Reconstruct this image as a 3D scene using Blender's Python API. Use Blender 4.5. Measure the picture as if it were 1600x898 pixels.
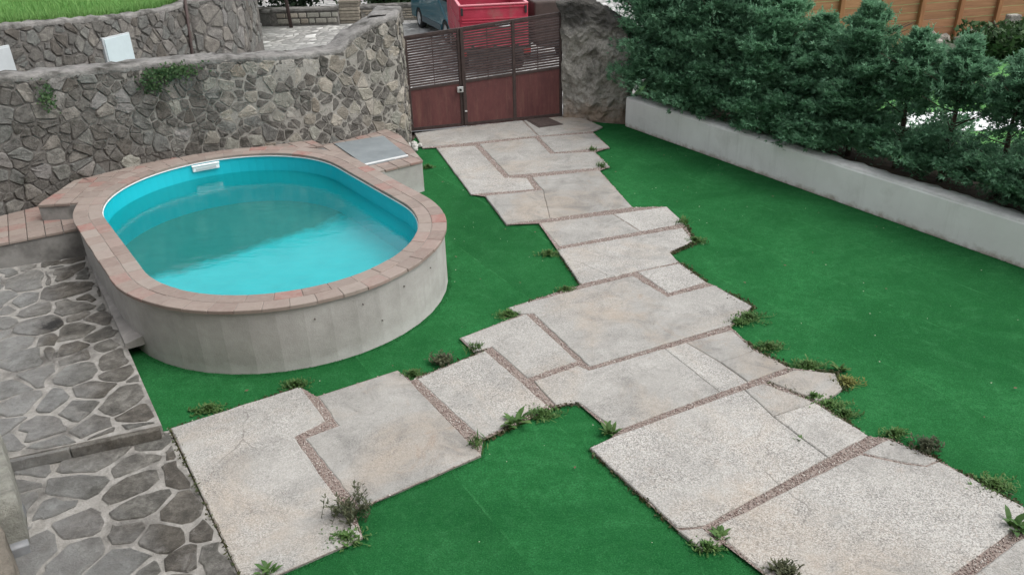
import bpy, bmesh, math, random
import numpy as np
from mathutils import Vector, Matrix, noise
from math import radians as RAD, sin, cos, pi

random.seed(7); rng = np.random.default_rng(7)
for o in list(bpy.data.objects): bpy.data.objects.remove(o)
S = bpy.context.scene
COL = S.collection

# ---------------------------------------------------------------- camera
F_PX, PITCH, ROLL, CAM_H = 1251.5, RAD(27.144), RAD(-1.74), 4.0
FW = Vector((0, cos(PITCH), -sin(PITCH)))
_up = Vector((0, sin(PITCH), cos(PITCH))); _rt = Vector((1, 0, 0))
RT = cos(ROLL)*_rt + sin(ROLL)*_up
UP = -sin(ROLL)*_rt + cos(ROLL)*_up
CAM = Vector((0, 0, CAM_H))
cd = bpy.data.cameras.new('camera'); co = bpy.data.objects.new('camera', cd); COL.objects.link(co)
cd.sensor_width = 36; cd.lens = F_PX/1600*36; cd.clip_start = .05; cd.clip_end = 2000
co.matrix_world = Matrix.Translation(CAM) @ Matrix((RT, UP, -FW)).transposed().to_4x4()
S.camera = co

# ---------------------------------------------------------------- light
SUN_EL, SUN_AZ = RAD(58), RAD(105)          # azimuth from +Y towards +X
w = bpy.data.worlds.new('World'); S.world = w; w.use_nodes = True
wn = w.node_tree; wn.nodes.clear()
sky = wn.nodes.new('ShaderNodeTexSky'); sky.sky_type = 'NISHITA'; sky.sun_disc = False
sky.sun_elevation = SUN_EL; sky.sun_rotation = SUN_AZ
sky.air_density = 1.0; sky.dust_density = 4.0; sky.ozone_density = 1.0; sky.altitude = 300
hs = wn.nodes.new('ShaderNodeHueSaturation'); hs.inputs['Saturation'].default_value = .22; hs.inputs['Value'].default_value = 1.0
bg = wn.nodes.new('ShaderNodeBackground'); bg.inputs['Strength'].default_value = .15
wo = wn.nodes.new('ShaderNodeOutputWorld')
wn.links.new(sky.outputs[0], hs.inputs['Color']); wn.links.new(hs.outputs[0], bg.inputs[0]); wn.links.new(bg.outputs[0], wo.inputs[0])
sl = bpy.data.lights.new('sun', 'SUN'); sl.energy = 0.8; sl.angle = RAD(50); sl.color = (1, .97, .93)
so = bpy.data.objects.new('sun', sl); COL.objects.link(so)
sd = Vector((sin(SUN_AZ)*cos(SUN_EL), cos(SUN_AZ)*cos(SUN_EL), sin(SUN_EL)))
so.rotation_euler = sd.to_track_quat('Z', 'Y').to_euler(); so.location = (20, 10, 30)
S.view_settings.view_transform = 'Standard'; S.view_settings.look = 'None'
S.view_settings.exposure = 0.95; S.view_settings.gamma = 1.0

# ---------------------------------------------------------------- pixel -> place
def ray(x, y):
    return FW + RT*((x-800)/F_PX) - UP*((y-449)/F_PX)
def P(x, y, z=0.0):                      # point at height z seen at photo pixel x, y
    d = ray(x, y); t = (z-CAM_H)/d.z
    return CAM + d*t
def PY(x, y, Y):                         # point at depth Y seen at photo pixel x, y
    d = ray(x, y); return CAM + d*(Y/d.y)
def PPL(x, y, a, b):                     # pixel on the vertical plane through ground points a, b
    n = Vector((-(b.y-a.y), b.x-a.x, 0)); d = ray(x, y)
    return CAM + d*((a-CAM).dot(n)/d.dot(n))

# ---------------------------------------------------------------- object helpers
def props(o, label=None, cat=None, group=None, kind=None):
    if label: o['label'] = label
    if cat: o['category'] = cat
    if group: o['group'] = group
    if kind: o['kind'] = kind
    return o
def mobj(name, verts, faces, mat, parent=None, smooth=False):
    me = bpy.data.meshes.new(name)
    me.from_pydata([tuple(v) for v in verts], [], faces); me.update()
    if smooth: me.polygons.foreach_set('use_smooth', [True]*len(me.polygons))
    me.materials.append(mat)
    return lobj(name, me, parent)
def lobj(name, me, parent=None):
    o = bpy.data.objects.new(name, me); COL.objects.link(o)
    if parent is not None: attach(o, parent)
    return o
def attach(o, p):
    o.parent = p
    chain = Matrix.Identity(4); q = p
    M = wmat(p); o.matrix_parent_inverse = M.inverted()
def wmat(o):
    L = Matrix.LocRotScale(o.location, o.rotation_euler.to_matrix(), o.scale)
    if o.parent is None: return L
    return wmat(o.parent) @ o.matrix_parent_inverse @ L
def empty(name, loc, rz=0):
    o = bpy.data.objects.new(name, None); COL.objects.link(o); o.location = loc; o.rotation_euler = (0, 0, rz)
    o.empty_display_size = .2
    return o
def copy_tree(o, parent=None):
    c = o.copy(); COL.objects.link(c); c.parent = parent
    for ch in [x for x in bpy.data.objects if x.parent == o and x != c]: copy_tree(ch, c)
    return c
class MB:
    """collects boxes, tubes, prisms into ONE mesh"""
    def __init__(s): s.v = []; s.f = []
    def add(s, v, f):
        n = len(s.v); s.v += [Vector(x) for x in v]; s.f += [tuple(i+n for i in q) for q in f]
    def box(s, c, d, M=None, bev=0.0):
        bm = bmesh.new(); bmesh.ops.create_cube(bm, size=1)
        for v in bm.verts: v.co = Vector((v.co.x*d[0], v.co.y*d[1], v.co.z*d[2]))
        if bev: bmesh.ops.bevel(bm, geom=list(bm.edges), offset=bev, segments=2, affect='EDGES', profile=.5)
        bm.verts.index_update()
        vs = [v.co.copy() for v in bm.verts]; fs = [tuple(v.index for v in f.verts) for f in bm.faces]; bm.free()
        if M is not None: vs = [M @ v for v in vs]
        s.add([v+Vector(c) for v in vs], fs); return s
    def bar(s, a, b, wdt, hgt, upv=Vector((0, 0, 1)), bev=0):
        a = Vector(a); b = Vector(b); d = (b-a); L = d.length; d.normalize()
        sx = d.cross(upv).normalized(); uz = sx.cross(d)
        M = Matrix((d, sx, uz)).transposed()
        return s.box((a+b)/2, (L, wdt, hgt), M, bev)
    def tube(s, pts, rad, n=8, cap=True):
        pts = [Vector(p) for p in pts]; rings = []
        if not hasattr(rad, '__len__'): rad = [rad]*len(pts)
        vs = []; fs = []
        for i, p in enumerate(pts):
            d = (pts[min(i+1, len(pts)-1)]-pts[max(i-1, 0)]).normalized()
            a = d.orthogonal().normalized() if abs(d.z) < .9 else (Vector((1, 0, 0))-d*d.x).normalized()
            b = d.cross(a)
            for k in range(n): vs.append(p+(a*cos(2*pi*k/n)+b*sin(2*pi*k/n))*rad[i])
        for i in range(len(pts)-1):
            for k in range(n):
                fs.append((i*n+k, i*n+(k+1) % n, (i+1)*n+(k+1) % n, (i+1)*n+k))
        if cap: fs.append(tuple(range(n))[::-1]); fs.append(tuple((len(pts)-1)*n+k for k in range(n)))
        s.add(vs, fs); return s
    def prism(s, poly, z0, z1):
        n = len(poly); vs = [Vector((p[0], p[1], z0)) for p in poly]+[Vector((p[0], p[1], z1)) for p in poly]
        fs = [(i, (i+1) % n, n+(i+1) % n, n+i) for i in range(n)]+[tuple(range(n))[::-1], tuple(range(n, 2*n))]
        s.add(vs, fs); return s
    def xf(s, M):
        s.v = [M @ v for v in s.v]; return s
    def build(s, name, mat, parent=None, smooth=False): return mobj(name, s.v, s.f, mat, parent, smooth)

# ---- 2-D polygon tools
def area(p): return .5*sum(p[i][0]*p[(i+1) % len(p)][1]-p[(i+1) % len(p)][0]*p[i][1] for i in range(len(p)))
def ccw(p): p = [(q[0], q[1]) for q in p]; return p if area(p) > 0 else p[::-1]
def clip_half(poly, a, n):               # keep (x-a).n <= 0
    out = []
    for i in range(len(poly)):
        p, q = poly[i], poly[(i+1) % len(poly)]
        dp = (p[0]-a[0])*n[0]+(p[1]-a[1])*n[1]; dq = (q[0]-a[0])*n[0]+(q[1]-a[1])*n[1]
        if dp <= 0: out.append(p)
        if dp*dq < 0:
            t = dp/(dp-dq); out.append((p[0]+(q[0]-p[0])*t, p[1]+(q[1]-p[1])*t))
    return out
def clip_convex(poly, c):
    c = ccw(c)
    for i in range(len(c)):
        a, b = c[i], c[(i+1) % len(c)]
        poly = clip_half(poly, a, (b[1]-a[1], -(b[0]-a[0])))
        if len(poly) < 3: return []
    return poly
def inset(p, g):
    p = ccw(p); n = len(p); out = []
    for i in range(n):
        a, b, c = p[i-1], p[i], p[(i+1) % n]
        d1 = Vector((b[0]-a[0], b[1]-a[1])); d2 = Vector((c[0]-b[0], c[1]-b[1]))
        if d1.length < 1e-6 or d2.length < 1e-6: continue
        d1.normalize(); d2.normalize()
        n1 = Vector((-d1.y, d1.x)); n2 = Vector((-d2.y, d2.x))
        m = n1+n2
        if m.length < .2: m = n1
        m = m.normalized(); k = g/max(.45, m.dot(n1))
        out.append((b[0]+m.x*k, b[1]+m.y*k))
    return out
def voronoi(pts, box, wv=0.0):
    pts = np.array(pts); cells = []; W = np.array([random.uniform(-wv, wv) for _ in pts])
    for i, p in enumerate(pts):
        d = np.hypot(pts[:, 0]-p[0], pts[:, 1]-p[1]); o = np.argsort(d)[1:40]
        poly = [(p[0]-9, p[1]-9), (p[0]+9, p[1]-9), (p[0]+9, p[1]+9), (p[0]-9, p[1]+9)]
        for j in o:
            q = pts[j]
            if poly and d[j]/2 > max(math.hypot(v[0]-p[0], v[1]-p[1]) for v in poly): break
            t = .5+(W[i]-W[j])/(2*d[j]**2+1e-9); t = min(.85, max(.15, t))
            poly = clip_half(poly, (p[0]+(q[0]-p[0])*t, p[1]+(q[1]-p[1])*t), (q[0]-p[0], q[1]-p[1]))
            if len(poly) < 3: break
        if len(poly) >= 3 and box: poly = clip_convex(poly, box)
        cells.append(poly)
    return cells
def scatter(x0, x1, y0, y1, dx, dy, jit, var=.0):
    out = []; r = 0; y = y0
    while y < y1:
        x = x0+(r % 2)*dx*.5
        while x < x1:
            if random.random() > var: out.append((x+random.uniform(-jit, jit)*dx, y+random.uniform(-jit, jit)*dy))
            x += dx
        y += dy; r += 1
    return out
def chaikin(p, k=.22):
    out = []
    for i in range(len(p)):
        a, b = p[i], p[(i+1) % len(p)]
        L = math.hypot(b[0]-a[0], b[1]-a[1])
        if L < 1e-4: continue
        out.append((a[0]+(b[0]-a[0])*k, a[1]+(b[1]-a[1])*k)); out.append((a[0]+(b[0]-a[0])*(1-k), a[1]+(b[1]-a[1])*(1-k)))
    return out
def simplify(p, mind):
    out = []
    for q in p:
        if not out or math.hypot(q[0]-out[-1][0], q[1]-out[-1][1]) > mind: out.append(q)
    if len(out) > 3 and math.hypot(out[0][0]-out[-1][0], out[0][1]-out[-1][1]) < mind: out.pop()
    return out
def in_poly(X, Y, poly):
    ins = np.zeros(X.shape, bool); n = len(poly)
    for i in range(n):
        (x1, y1), (x2, y2) = poly[i][:2], poly[(i+1) % n][:2]
        c = ((y1 > Y) != (y2 > Y)) & (X < (x2-x1)*(Y-y1)/((y2-y1) if y2 != y1 else 1e-9)+x1)
        ins ^= c
    return ins
def dome_stone(outl, to3, h, back=.03, rough=.012):
    """rounded stone: 2-D outline, to3(u, v, height) -> 3-D ; about 40 triangles"""
    n = len(outl); cx = sum(p[0] for p in outl)/n; cy = sum(p[1] for p in outl)/n
    v = []; f = []
    for p in outl: v.append(to3(p[0], p[1], -back))
    for p in outl: v.append(to3(cx+(p[0]-cx)*.97, cy+(p[1]-cy)*.97, h*.5+random.uniform(-rough, rough)*.4))
    for p in outl: v.append(to3(cx+(p[0]-cx)*.84, cy+(p[1]-cy)*.84, h*.9+random.uniform(-rough, rough)*.6))
    v.append(to3(cx, cy, h*.93+random.uniform(-rough, rough)*.35))
    for i in range(n):
        j = (i+1) % n
        f += [(i, j, n+j, n+i), (n+i, n+j, 2*n+j, 2*n+i), (2*n+i, 2*n+j, 3*n)]
    return v, f

# ---------------------------------------------------------------- materials
def M_(name):
    m = bpy.data.materials.new(name); m.use_nodes = True
    nt = m.node_tree; b = nt.nodes['Principled BSDF']
    return m, nt, b
def N(nt, t, **k):
    n = nt.nodes.new(t)
    for a, v in k.items():
        if a in n.inputs: n.inputs[a].default_value = v
        else: setattr(n, a, v)
    return n
def ramp(nt, fac, stops):
    r = nt.nodes.new('ShaderNodeValToRGB'); e = r.color_ramp.elements
    while len(e) < len(stops): e.new(.5)
    for i, (p, c) in enumerate(stops):
        e[i].position = p; e[i].color = (c[0], c[1], c[2], 1) if hasattr(c, '__len__') else (c, c, c, 1)
    nt.links.new(fac, r.inputs[0]); return r.outputs[0]
def mix(nt, fac, a, b, mode='MIX'):
    m = nt.nodes.new('ShaderNodeMix'); m.data_type = 'RGBA'; m.blend_type = mode
    for s, val in ((m.inputs[0], fac), (m.inputs[6], a), (m.inputs[7], b)):
        if hasattr(val, 'links') or isinstance(val, bpy.types.NodeSocket): nt.links.new(val, s)
        elif hasattr(val, '__len__'): s.default_value = (val[0], val[1], val[2], 1)
        else: s.default_value = val
    return m.outputs[2]
def pos(nt, sc=(1, 1, 1)):
    g = nt.nodes.new('ShaderNodeNewGeometry'); m = nt.nodes.new('ShaderNodeMapping')
    m.inputs['Scale'].default_value = sc; nt.links.new(g.outputs['Position'], m.inputs[0]); return m.outputs[0]
def nz(nt, vec, scale, detail=5, rough=.6, dist=0):
    n = N(nt, 'ShaderNodeTexNoise', Scale=scale, Detail=detail, Roughness=rough, Distortion=dist)
    nt.links.new(vec, n.inputs['Vector']); return n.outputs['Fac']
def bump(nt, b, h, strength, dist=.01):
    n = N(nt, 'ShaderNodeBump', Strength=strength, Distance=dist)
    nt.links.new(h, n.inputs['Height']); nt.links.new(n.outputs[0], b.inputs['Normal'])
def objvar(nt, col, lo, hi, island=False):
    """each piece has its own tone"""
    if island: g = nt.nodes.new('ShaderNodeNewGeometry'); r = g.outputs['Random Per Island']
    else: r = nt.nodes.new('ShaderNodeObjectInfo').outputs['Random']
    mr = N(nt, 'ShaderNodeMapRange'); mr.inputs['To Min'].default_value = lo; mr.inputs['To Max'].default_value = hi
    nt.links.new(r, mr.inputs[0])
    h = nt.nodes.new('ShaderNodeHueSaturation'); nt.links.new(mr.outputs[0], h.inputs['Value']); nt.links.new(col, h.inputs['Color'])
    return h.outputs[0]
def simple(name, stops, scale, rough=.85, bstr=.3, bscale=None, var=None, island=False, spec=.3, bdist=.01, detail=6, stretch=(1, 1, 1), metal=0, stain=None):
    m, nt, b = M_(name); p = pos(nt, stretch)
    c = ramp(nt, nz(nt, p, scale, detail, .65), stops)
    if stain: c = mix(nt, ramp(nt, nz(nt, pos(nt), stain[1], 5, .6), [(stain[2], 0), (stain[3], 1)]), c, stain[0])
    if var: c = objvar(nt, c, var[0], var[1], island)
    nt.links.new(c, b.inputs['Base Color']); b.inputs['Roughness'].default_value = rough
    b.inputs['Specular IOR Level'].default_value = spec; b.inputs['Metallic'].default_value = metal
    if bstr: bump(nt, b, nz(nt, p, bscale or scale*4, 6, .7), bstr, bdist)
    return m

def rockmat(name, a, bcol, light, var, moss=None, lichen=.5):
    m, nt, b = M_(name); p = pos(nt)
    c = ramp(nt, nz(nt, p, 9, 8, .7), [(.32, a), (.55, bcol), (.75, light)])
    c = mix(nt, ramp(nt, nz(nt, p, 40, 5, .7), [(.35, 0), (.7, lichen)]), c, light)
    if moss: c = mix(nt, ramp(nt, nz(nt, p, 3.2, 6, .7), [(.52, 0), (.68, .75)]), c, moss)
    # hue differs from stone to stone: warm greys and cool greys
    inf = nt.nodes.new('ShaderNodeObjectInfo').outputs['Random']
    c = mix(nt, .55, c, mix(nt, 1.0, c, ramp(nt, inf, [(0, (1.1, .98, .86)), (.35, (.98, 1.0, 1.0)), (.6, (.9, 1.0, 1.0)), (.8, (1.1, 1.02, .93)), (1, (.95, .95, 1.0))]), 'MULTIPLY'))
    c = objvar(nt, c, var[0], var[1])
    nt.links.new(c, b.inputs['Base Color']); b.inputs['Roughness'].default_value = .9; b.inputs['Specular IOR Level'].default_value = .25
    h = N(nt, 'ShaderNodeMath', operation='ADD'); nt.links.new(nz(nt, p, 22, 8, .7), h.inputs[0]); nt.links.new(nz(nt, p, 90, 4, .7), h.inputs[1])
    bump(nt, b, h.outputs[0], 1.0, .03)
    return m

MAT = {}
MAT['stone'] = rockmat('wall_stone', (.085, .08, .075), (.18, .173, .162), (.34, .325, .295), (.65, 1.4), moss=(.045, .046, .035))
MAT['stone_pale'] = rockmat('pale_wall_stone', (.21, .195, .168), (.345, .322, .28), (.50, .47, .41), (.7, 1.2), moss=None)
MAT['farstone'] = rockmat('far_wall_stone', (.085, .08, .078), (.17, .165, .155), (.29, .28, .25), (.65, 1.3))
# mortar: dark open joints to the left, pale pointing to the right
def mortarmat():
    m, nt, b = M_('wall_mortar'); p = pos(nt)
    c1 = ramp(nt, nz(nt, p, 14, 6, .7), [(.3, (.075, .07, .064)), (.7, (.20, .188, .172))])
    c2 = ramp(nt, nz(nt, p, 18, 6, .7), [(.3, (.21, .197, .175)), (.7, (.36, .345, .312))])
    sx = nt.nodes.new('ShaderNodeSeparateXYZ'); nt.links.new(pos(nt), sx.inputs[0])
    a = N(nt, 'ShaderNodeMath', operation='ADD'); nt.links.new(sx.outputs[0], a.inputs[0])
    mm = N(nt, 'ShaderNodeMath', operation='MULTIPLY'); mm.inputs[1].default_value = 2.4; nt.links.new(nz(nt, p, 1.1, 4, .6), mm.inputs[0]); nt.links.new(mm.outputs[0], a.inputs[1])
    mr = N(nt, 'ShaderNodeMapRange'); mr.inputs['From Min'].default_value = -4.4; mr.inputs['From Max'].default_value = -3.4; nt.links.new(a.outputs[0], mr.inputs[0])
    nt.links.new(mix(nt, mr.outputs[0], c1, c2), b.inputs['Base Color']); b.inputs['Roughness'].default_value = .95; b.inputs['Specular IOR Level'].default_value = .2
    bump(nt, b, nz(nt, p, 35, 8, .75), .9, .02); return m
MAT['mortar'] = mortarmat()
MAT['cap'] = simple('wall_cap_cement', [(.3, (.15, .145, .135)), (.6, (.27, .26, .245)), (.8, (.36, .35, .33))], 7, .95, 1.0, 30, bdist=.04, stain=((.06, .058, .05), 3.0, .48, .66))
def cementmat():
    m, nt, b = M_('pool_cement_render'); p = pos(nt)
    c = ramp(nt, nz(nt, p, 2.4, 8, .7), [(.3, (.27, .26, .243)), (.52, (.345, .334, .315)), (.75, (.42, .41, .39))])
    c = mix(nt, ramp(nt, nz(nt, pos(nt, (7, 7, .7)), 1.2, 6, .7), [(.55, 0), (.75, .3)]), c, (.22, .212, .198))     # runs
    sx = nt.nodes.new('ShaderNodeSeparateXYZ'); nt.links.new(pos(nt), sx.inputs[0])
    a = N(nt, 'ShaderNodeMath', operation='MULTIPLY_ADD'); nt.links.new(nz(nt, p, 5, 7, .75), a.inputs[0]); a.inputs[1].default_value = -.34; nt.links.new(sx.outputs[2], a.inputs[2])
    f = N(nt, 'ShaderNodeMapRange'); f.inputs['From Min'].default_value = -.08; f.inputs['From Max'].default_value = -.19; f.inputs['To Max'].default_value = .8; nt.links.new(a.outputs[0], f.inputs[0])
    c = mix(nt, f.outputs[0], c, (.45, .44, .425))                                                                  # lime bloom at the foot
    nt.links.new(c, b.inputs['Base Color']); b.inputs['Roughness'].default_value = .92
    h = N(nt, 'ShaderNodeMath', operation='ADD'); nt.links.new(nz(nt, pos(nt, (1, 1, 2.5)), 7, 6, .7), h.inputs[0]); nt.links.new(nz(nt, p, 70, 5, .7), h.inputs[1])
    bump(nt, b, h.outputs[0], .35, .012); return m
MAT['cement'] = cementmat()
MAT['cement_dark'] = simple('ledge_cement', [(.3, (.21, .205, .195)), (.7, (.33, .32, .30))], 4.0, .92, .4, 40, stain=((.11, .105, .098), 2.5, .48, .7))
MAT['kerb'] = simple('cement_fillet', [(.3, (.20, .19, .18)), (.7, (.34, .32, .30))], 5.0, .95, .5, 40)
def whitewall():
    m, nt, b = M_('white_painted_render'); p = pos(nt)
    c = ramp(nt, nz(nt, p, 2.5, 6, .6), [(.3, (.74, .73, .72)), (.7, (.82, .815, .805))])
    sx = nt.nodes.new('ShaderNodeSeparateXYZ'); nt.links.new(pos(nt), sx.inputs[0])
    a = N(nt, 'ShaderNodeMath', operation='MULTIPLY_ADD'); nt.links.new(nz(nt, p, 7, 6, .7), a.inputs[0]); a.inputs[1].default_value = -.22; zo = N(nt, 'ShaderNodeMath', operation='ADD'); zo.inputs[1].default_value = .135; nt.links.new(sx.outputs[2], zo.inputs[0]); nt.links.new(zo.outputs[0], a.inputs[2])
    dirt = ramp(nt, a.outputs[0], [(.0, .7), (.03, .3), (.07, 0)])    # soil splashed along the foot
    c = mix(nt, dirt, c, (.30, .24, .18))
    c = mix(nt, ramp(nt, nz(nt, pos(nt, (6, 6, .5)), 1.3, 6, .7), [(.55, 0), (.75, .25)]), c, (.45, .44, .42))
    c = mix(nt, ramp(nt, nz(nt, p, 1.1, 6, .7), [(.55, 0), (.7, .3)]), c, (.40, .385, .36))
    nt.links.new(c, b.inputs['Base Color']); b.inputs['Roughness'].default_value = .9
    bump(nt, b, nz(nt, p, 60, 5, .7), .3, .006); return m
MAT['white_wall'] = whitewall()
MAT['wall_top'] = simple('low_wall_top', [(.3, (.62, .61, .59)), (.7, (.80, .80, .78))], 12, .95, .8, 50, bdist=.02)
def tilemat(name='terracotta_coping'):
    m, nt, b = M_(name); p = pos(nt)
    r = nt.nodes.new('ShaderNodeObjectInfo').outputs['Random']
    c = ramp(nt, r, [(0, (.225, .182, .157)), (.22, (.205, .15, .128)), (.4, (.245, .20, .17)), (.6, (.22, .17, .145)), (.78, (.25, .215, .188)), (.93, (.215, .13, .11)), (1, (.24, .105, .088))])
    c = mix(nt, ramp(nt, nz(nt, p, 11, 7, .75), [(.35, 0), (.7, .7)]), c, (.275, .235, .205))
    c = mix(nt, ramp(nt, nz(nt, p, 6, 6, .7), [(.55, 0), (.75, .45)]), c, (.16, .13, .11))
    c = objvar(nt, c, .93, 1.07)
    nt.links.new(c, b.inputs['Base Color']); b.inputs['Roughness'].default_value = .8; b.inputs['Specular IOR Level'].default_value = .3
    bump(nt, b, nz(nt, p, 70, 6, .7), .35, .006); return m
MAT['tile'] = tilemat()
MAT['tile_joint'] = simple('coping_mortar', [(.3, (.18, .155, .137)), (.7, (.25, .22, .195))], 20, .95, .5, 60)
def slabmat():
    m, nt, b = M_('exposed_aggregate_slab'); p = pos(nt)
    c = ramp(nt, nz(nt, p, 1.4, 8, .7), [(.3, (.235, .229, .213)), (.5, (.32, .311, .288)), (.72, (.405, .395, .37))])
    c = mix(nt, ramp(nt, nz(nt, p, .8, 6, .65, .6), [(.48, 0), (.65, .75)]), c, (.345, .285, .222))
    c = mix(nt, ramp(nt, nz(nt, p, 1.9, 7, .75, 1.0), [(.58, 0), (.72, .6)]), c, (.29, .19, .12))        # rusty runs        # ochre bleed
    c = mix(nt, ramp(nt, nz(nt, pos(nt, (1, 1, 1)), 2.6, 8, .75, .8), [(.47, 0), (.66, .75)]), c, (.16, .155, .145))        # grey grime
    agg = ramp(nt, nz(nt, p, 1.1, 6, .7), [(.38, .35), (.6, 1)])                                         # where the aggregate shows
    v = N(nt, 'ShaderNodeTexVoronoi', Scale=130); nt.links.new(p, v.inputs['Vector'])
    hsv = nt.nodes.new('ShaderNodeSeparateColor'); nt.links.new(v.outputs['Color'], hsv.inputs[0])
    sp = ramp(nt, hsv.outputs[0], [(.0, (.085, .082, .076)), (.2, (.195, .188, .175)), (.55, (.345, .334, .312)), (.88, (.52, .508, .48)), (1, (.28, .232, .195))])
    oi = nt.nodes.new('ShaderNodeObjectInfo'); om = N(nt, 'ShaderNodeMapRange'); om.inputs['To Min'].default_value = .15; om.inputs['To Max'].default_value = .75; nt.links.new(oi.outputs['Random'], om.inputs[0])
    ma = N(nt, 'ShaderNodeMath', operation='MULTIPLY'); nt.links.new(agg, ma.inputs[0]); nt.links.new(om.outputs[0], ma.inputs[1])
    c = mix(nt, ma.outputs[0], c, sp)
    c = mix(nt, ramp(nt, nz(nt, p, 26, 3, .6), [(.68, 0), (.75, .85)]), c, (.09, .085, .072))              # lichen dots
    ck = N(nt, 'ShaderNodeTexVoronoi', Scale=1.15, feature='DISTANCE_TO_EDGE'); wp_ = N(nt, 'ShaderNodeMix', data_type='VECTOR'); nn_ = N(nt, 'ShaderNodeTexNoise', Scale=3.0, Detail=6.0); nt.links.new(p, nn_.inputs['Vector'])
    wp_.inputs[0].default_value = .16; nt.links.new(p, wp_.inputs[4]); nt.links.new(nn_.outputs['Color'], wp_.inputs[5]); nt.links.new(wp_.outputs[1], ck.inputs['Vector'])
    cf = N(nt, 'ShaderNodeMath', operation='MULTIPLY'); nt.links.new(ramp(nt, ck.outputs['Distance'], [(.002, .75), (.006, 0)]), cf.inputs[0]); nt.links.new(ramp(nt, nz(nt, p, .7, 3, .6), [(.58, 0), (.63, .8)]), cf.inputs[1])
    c = mix(nt, cf.outputs[0], c, (.10, .09, .078))                                                       # hairline cracks
    c = objvar(nt, c, .86, 1.08)
    nt.links.new(c, b.inputs['Base Color']); b.inputs['Roughness'].default_value = .88; b.inputs['Specular IOR Level'].default_value = .3
    h = N(nt, 'ShaderNodeMath', operation='MULTIPLY_ADD'); nt.links.new(v.outputs['Distance'], h.inputs[0]); nt.links.new(agg, h.inputs[1]); nt.links.new(nz(nt, p, 30, 6, .7), h.inputs[2])
    bump(nt, b, h.outputs[0], .35, .004); return m
MAT['slab'] = slabmat()
BLOT = P(82, 508, .12)
def blot(nt, c):                         # black burn mark on the upper terrace
    d = N(nt, 'ShaderNodeVectorMath', operation='DISTANCE'); nt.links.new(pos(nt), d.inputs[0]); d.inputs[1].default_value = BLOT
    a = N(nt, 'ShaderNodeMath', operation='MULTIPLY_ADD'); nt.links.new(nz(nt, pos(nt), 9, 6, .75), a.inputs[0]); a.inputs[1].default_value = .5; nt.links.new(d.outputs['Value'], a.inputs[2])
    return mix(nt, ramp(nt, a.outputs[0], [(.30, .9), (.42, 0)]), c, (.02, .02, .02))
def flagmat():
    m, nt, b = M_('flagstone'); p = pos(nt)
    c = ramp(nt, nz(nt, p, 7, 9, .78), [(.34, (.05, .047, .042)), (.5, (.125, .119, .107)), (.66, (.25, .242, .222))])
    r = nt.nodes.new('ShaderNodeObjectInfo').outputs['Random']
    c = mix(nt, .8, c, mix(nt, 1, c, ramp(nt, r, [(0, (.8, .74, .68)), (.3, (1, .93, .84)), (.5, (1.25, 1.24, 1.2)), (.7, (.95, 1.0, 1.0)), (.85, (1.5, 1.47, 1.42)), (1, (1.05, .95, .9))]), 'MULTIPLY'))
    sx = nt.nodes.new('ShaderNodeSeparateXYZ'); nt.links.new(pos(nt), sx.inputs[0])
    # a cement wash smeared over the stones nearer the house
    a = N(nt, 'ShaderNodeMath', operation='MULTIPLY_ADD'); nt.links.new(nz(nt, p, 1.4, 6, .65), a.inputs[0]); a.inputs[1].default_value = 2.6
    d = N(nt, 'ShaderNodeMath', operation='MULTIPLY_ADD'); nt.links.new(sx.outputs[1], d.inputs[0]); d.inputs[1].default_value = .62; nt.links.new(sx.outputs[0], d.inputs[2])
    nt.links.new(d.outputs[0], a.inputs[2])
    f = N(nt, 'ShaderNodeMapRange'); f.inputs['From Min'].default_value = 1.35; f.inputs['From Max'].default_value = .55; f.inputs['To Max'].default_value = .75; nt.links.new(a.outputs[0], f.inputs[0])
    c = mix(nt, f.outputs[0], c, ramp(nt, nz(nt, p, 7, 7, .7), [(.3, (.24, .235, .225)), (.7, (.38, .385, .375))]))
    c = mix(nt, ramp(nt, nz(nt, p, 4.5, 8, .75, .8), [(.54, 0), (.66, .8)]), c, (.30, .287, .265))      # cement smears
    c = blot(nt, c)
    nt.links.new(c, b.inputs['Base Color'])
    nt.links.new(ramp(nt, nz(nt, p, 1.2, 4, .6), [(.4, .35), (.65, .8)]), b.inputs['Roughness']); b.inputs['Specular IOR Level'].default_value = .4
    c2 = nz(nt, p, 14, 10, .8)
    bump(nt, b, c2, 1.0, .06); return m
MAT['flag'] = flagmat()
MAT['flag_joint'] = simple('flagstone_mortar', [(.3, (.22, .21, .19)), (.55, (.31, .296, .272)), (.8, (.39, .375, .35))], 9, .95, 1.0, 30, bdist=.02, stain=((.08, .075, .068), 2.2, .5, .7))
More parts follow.
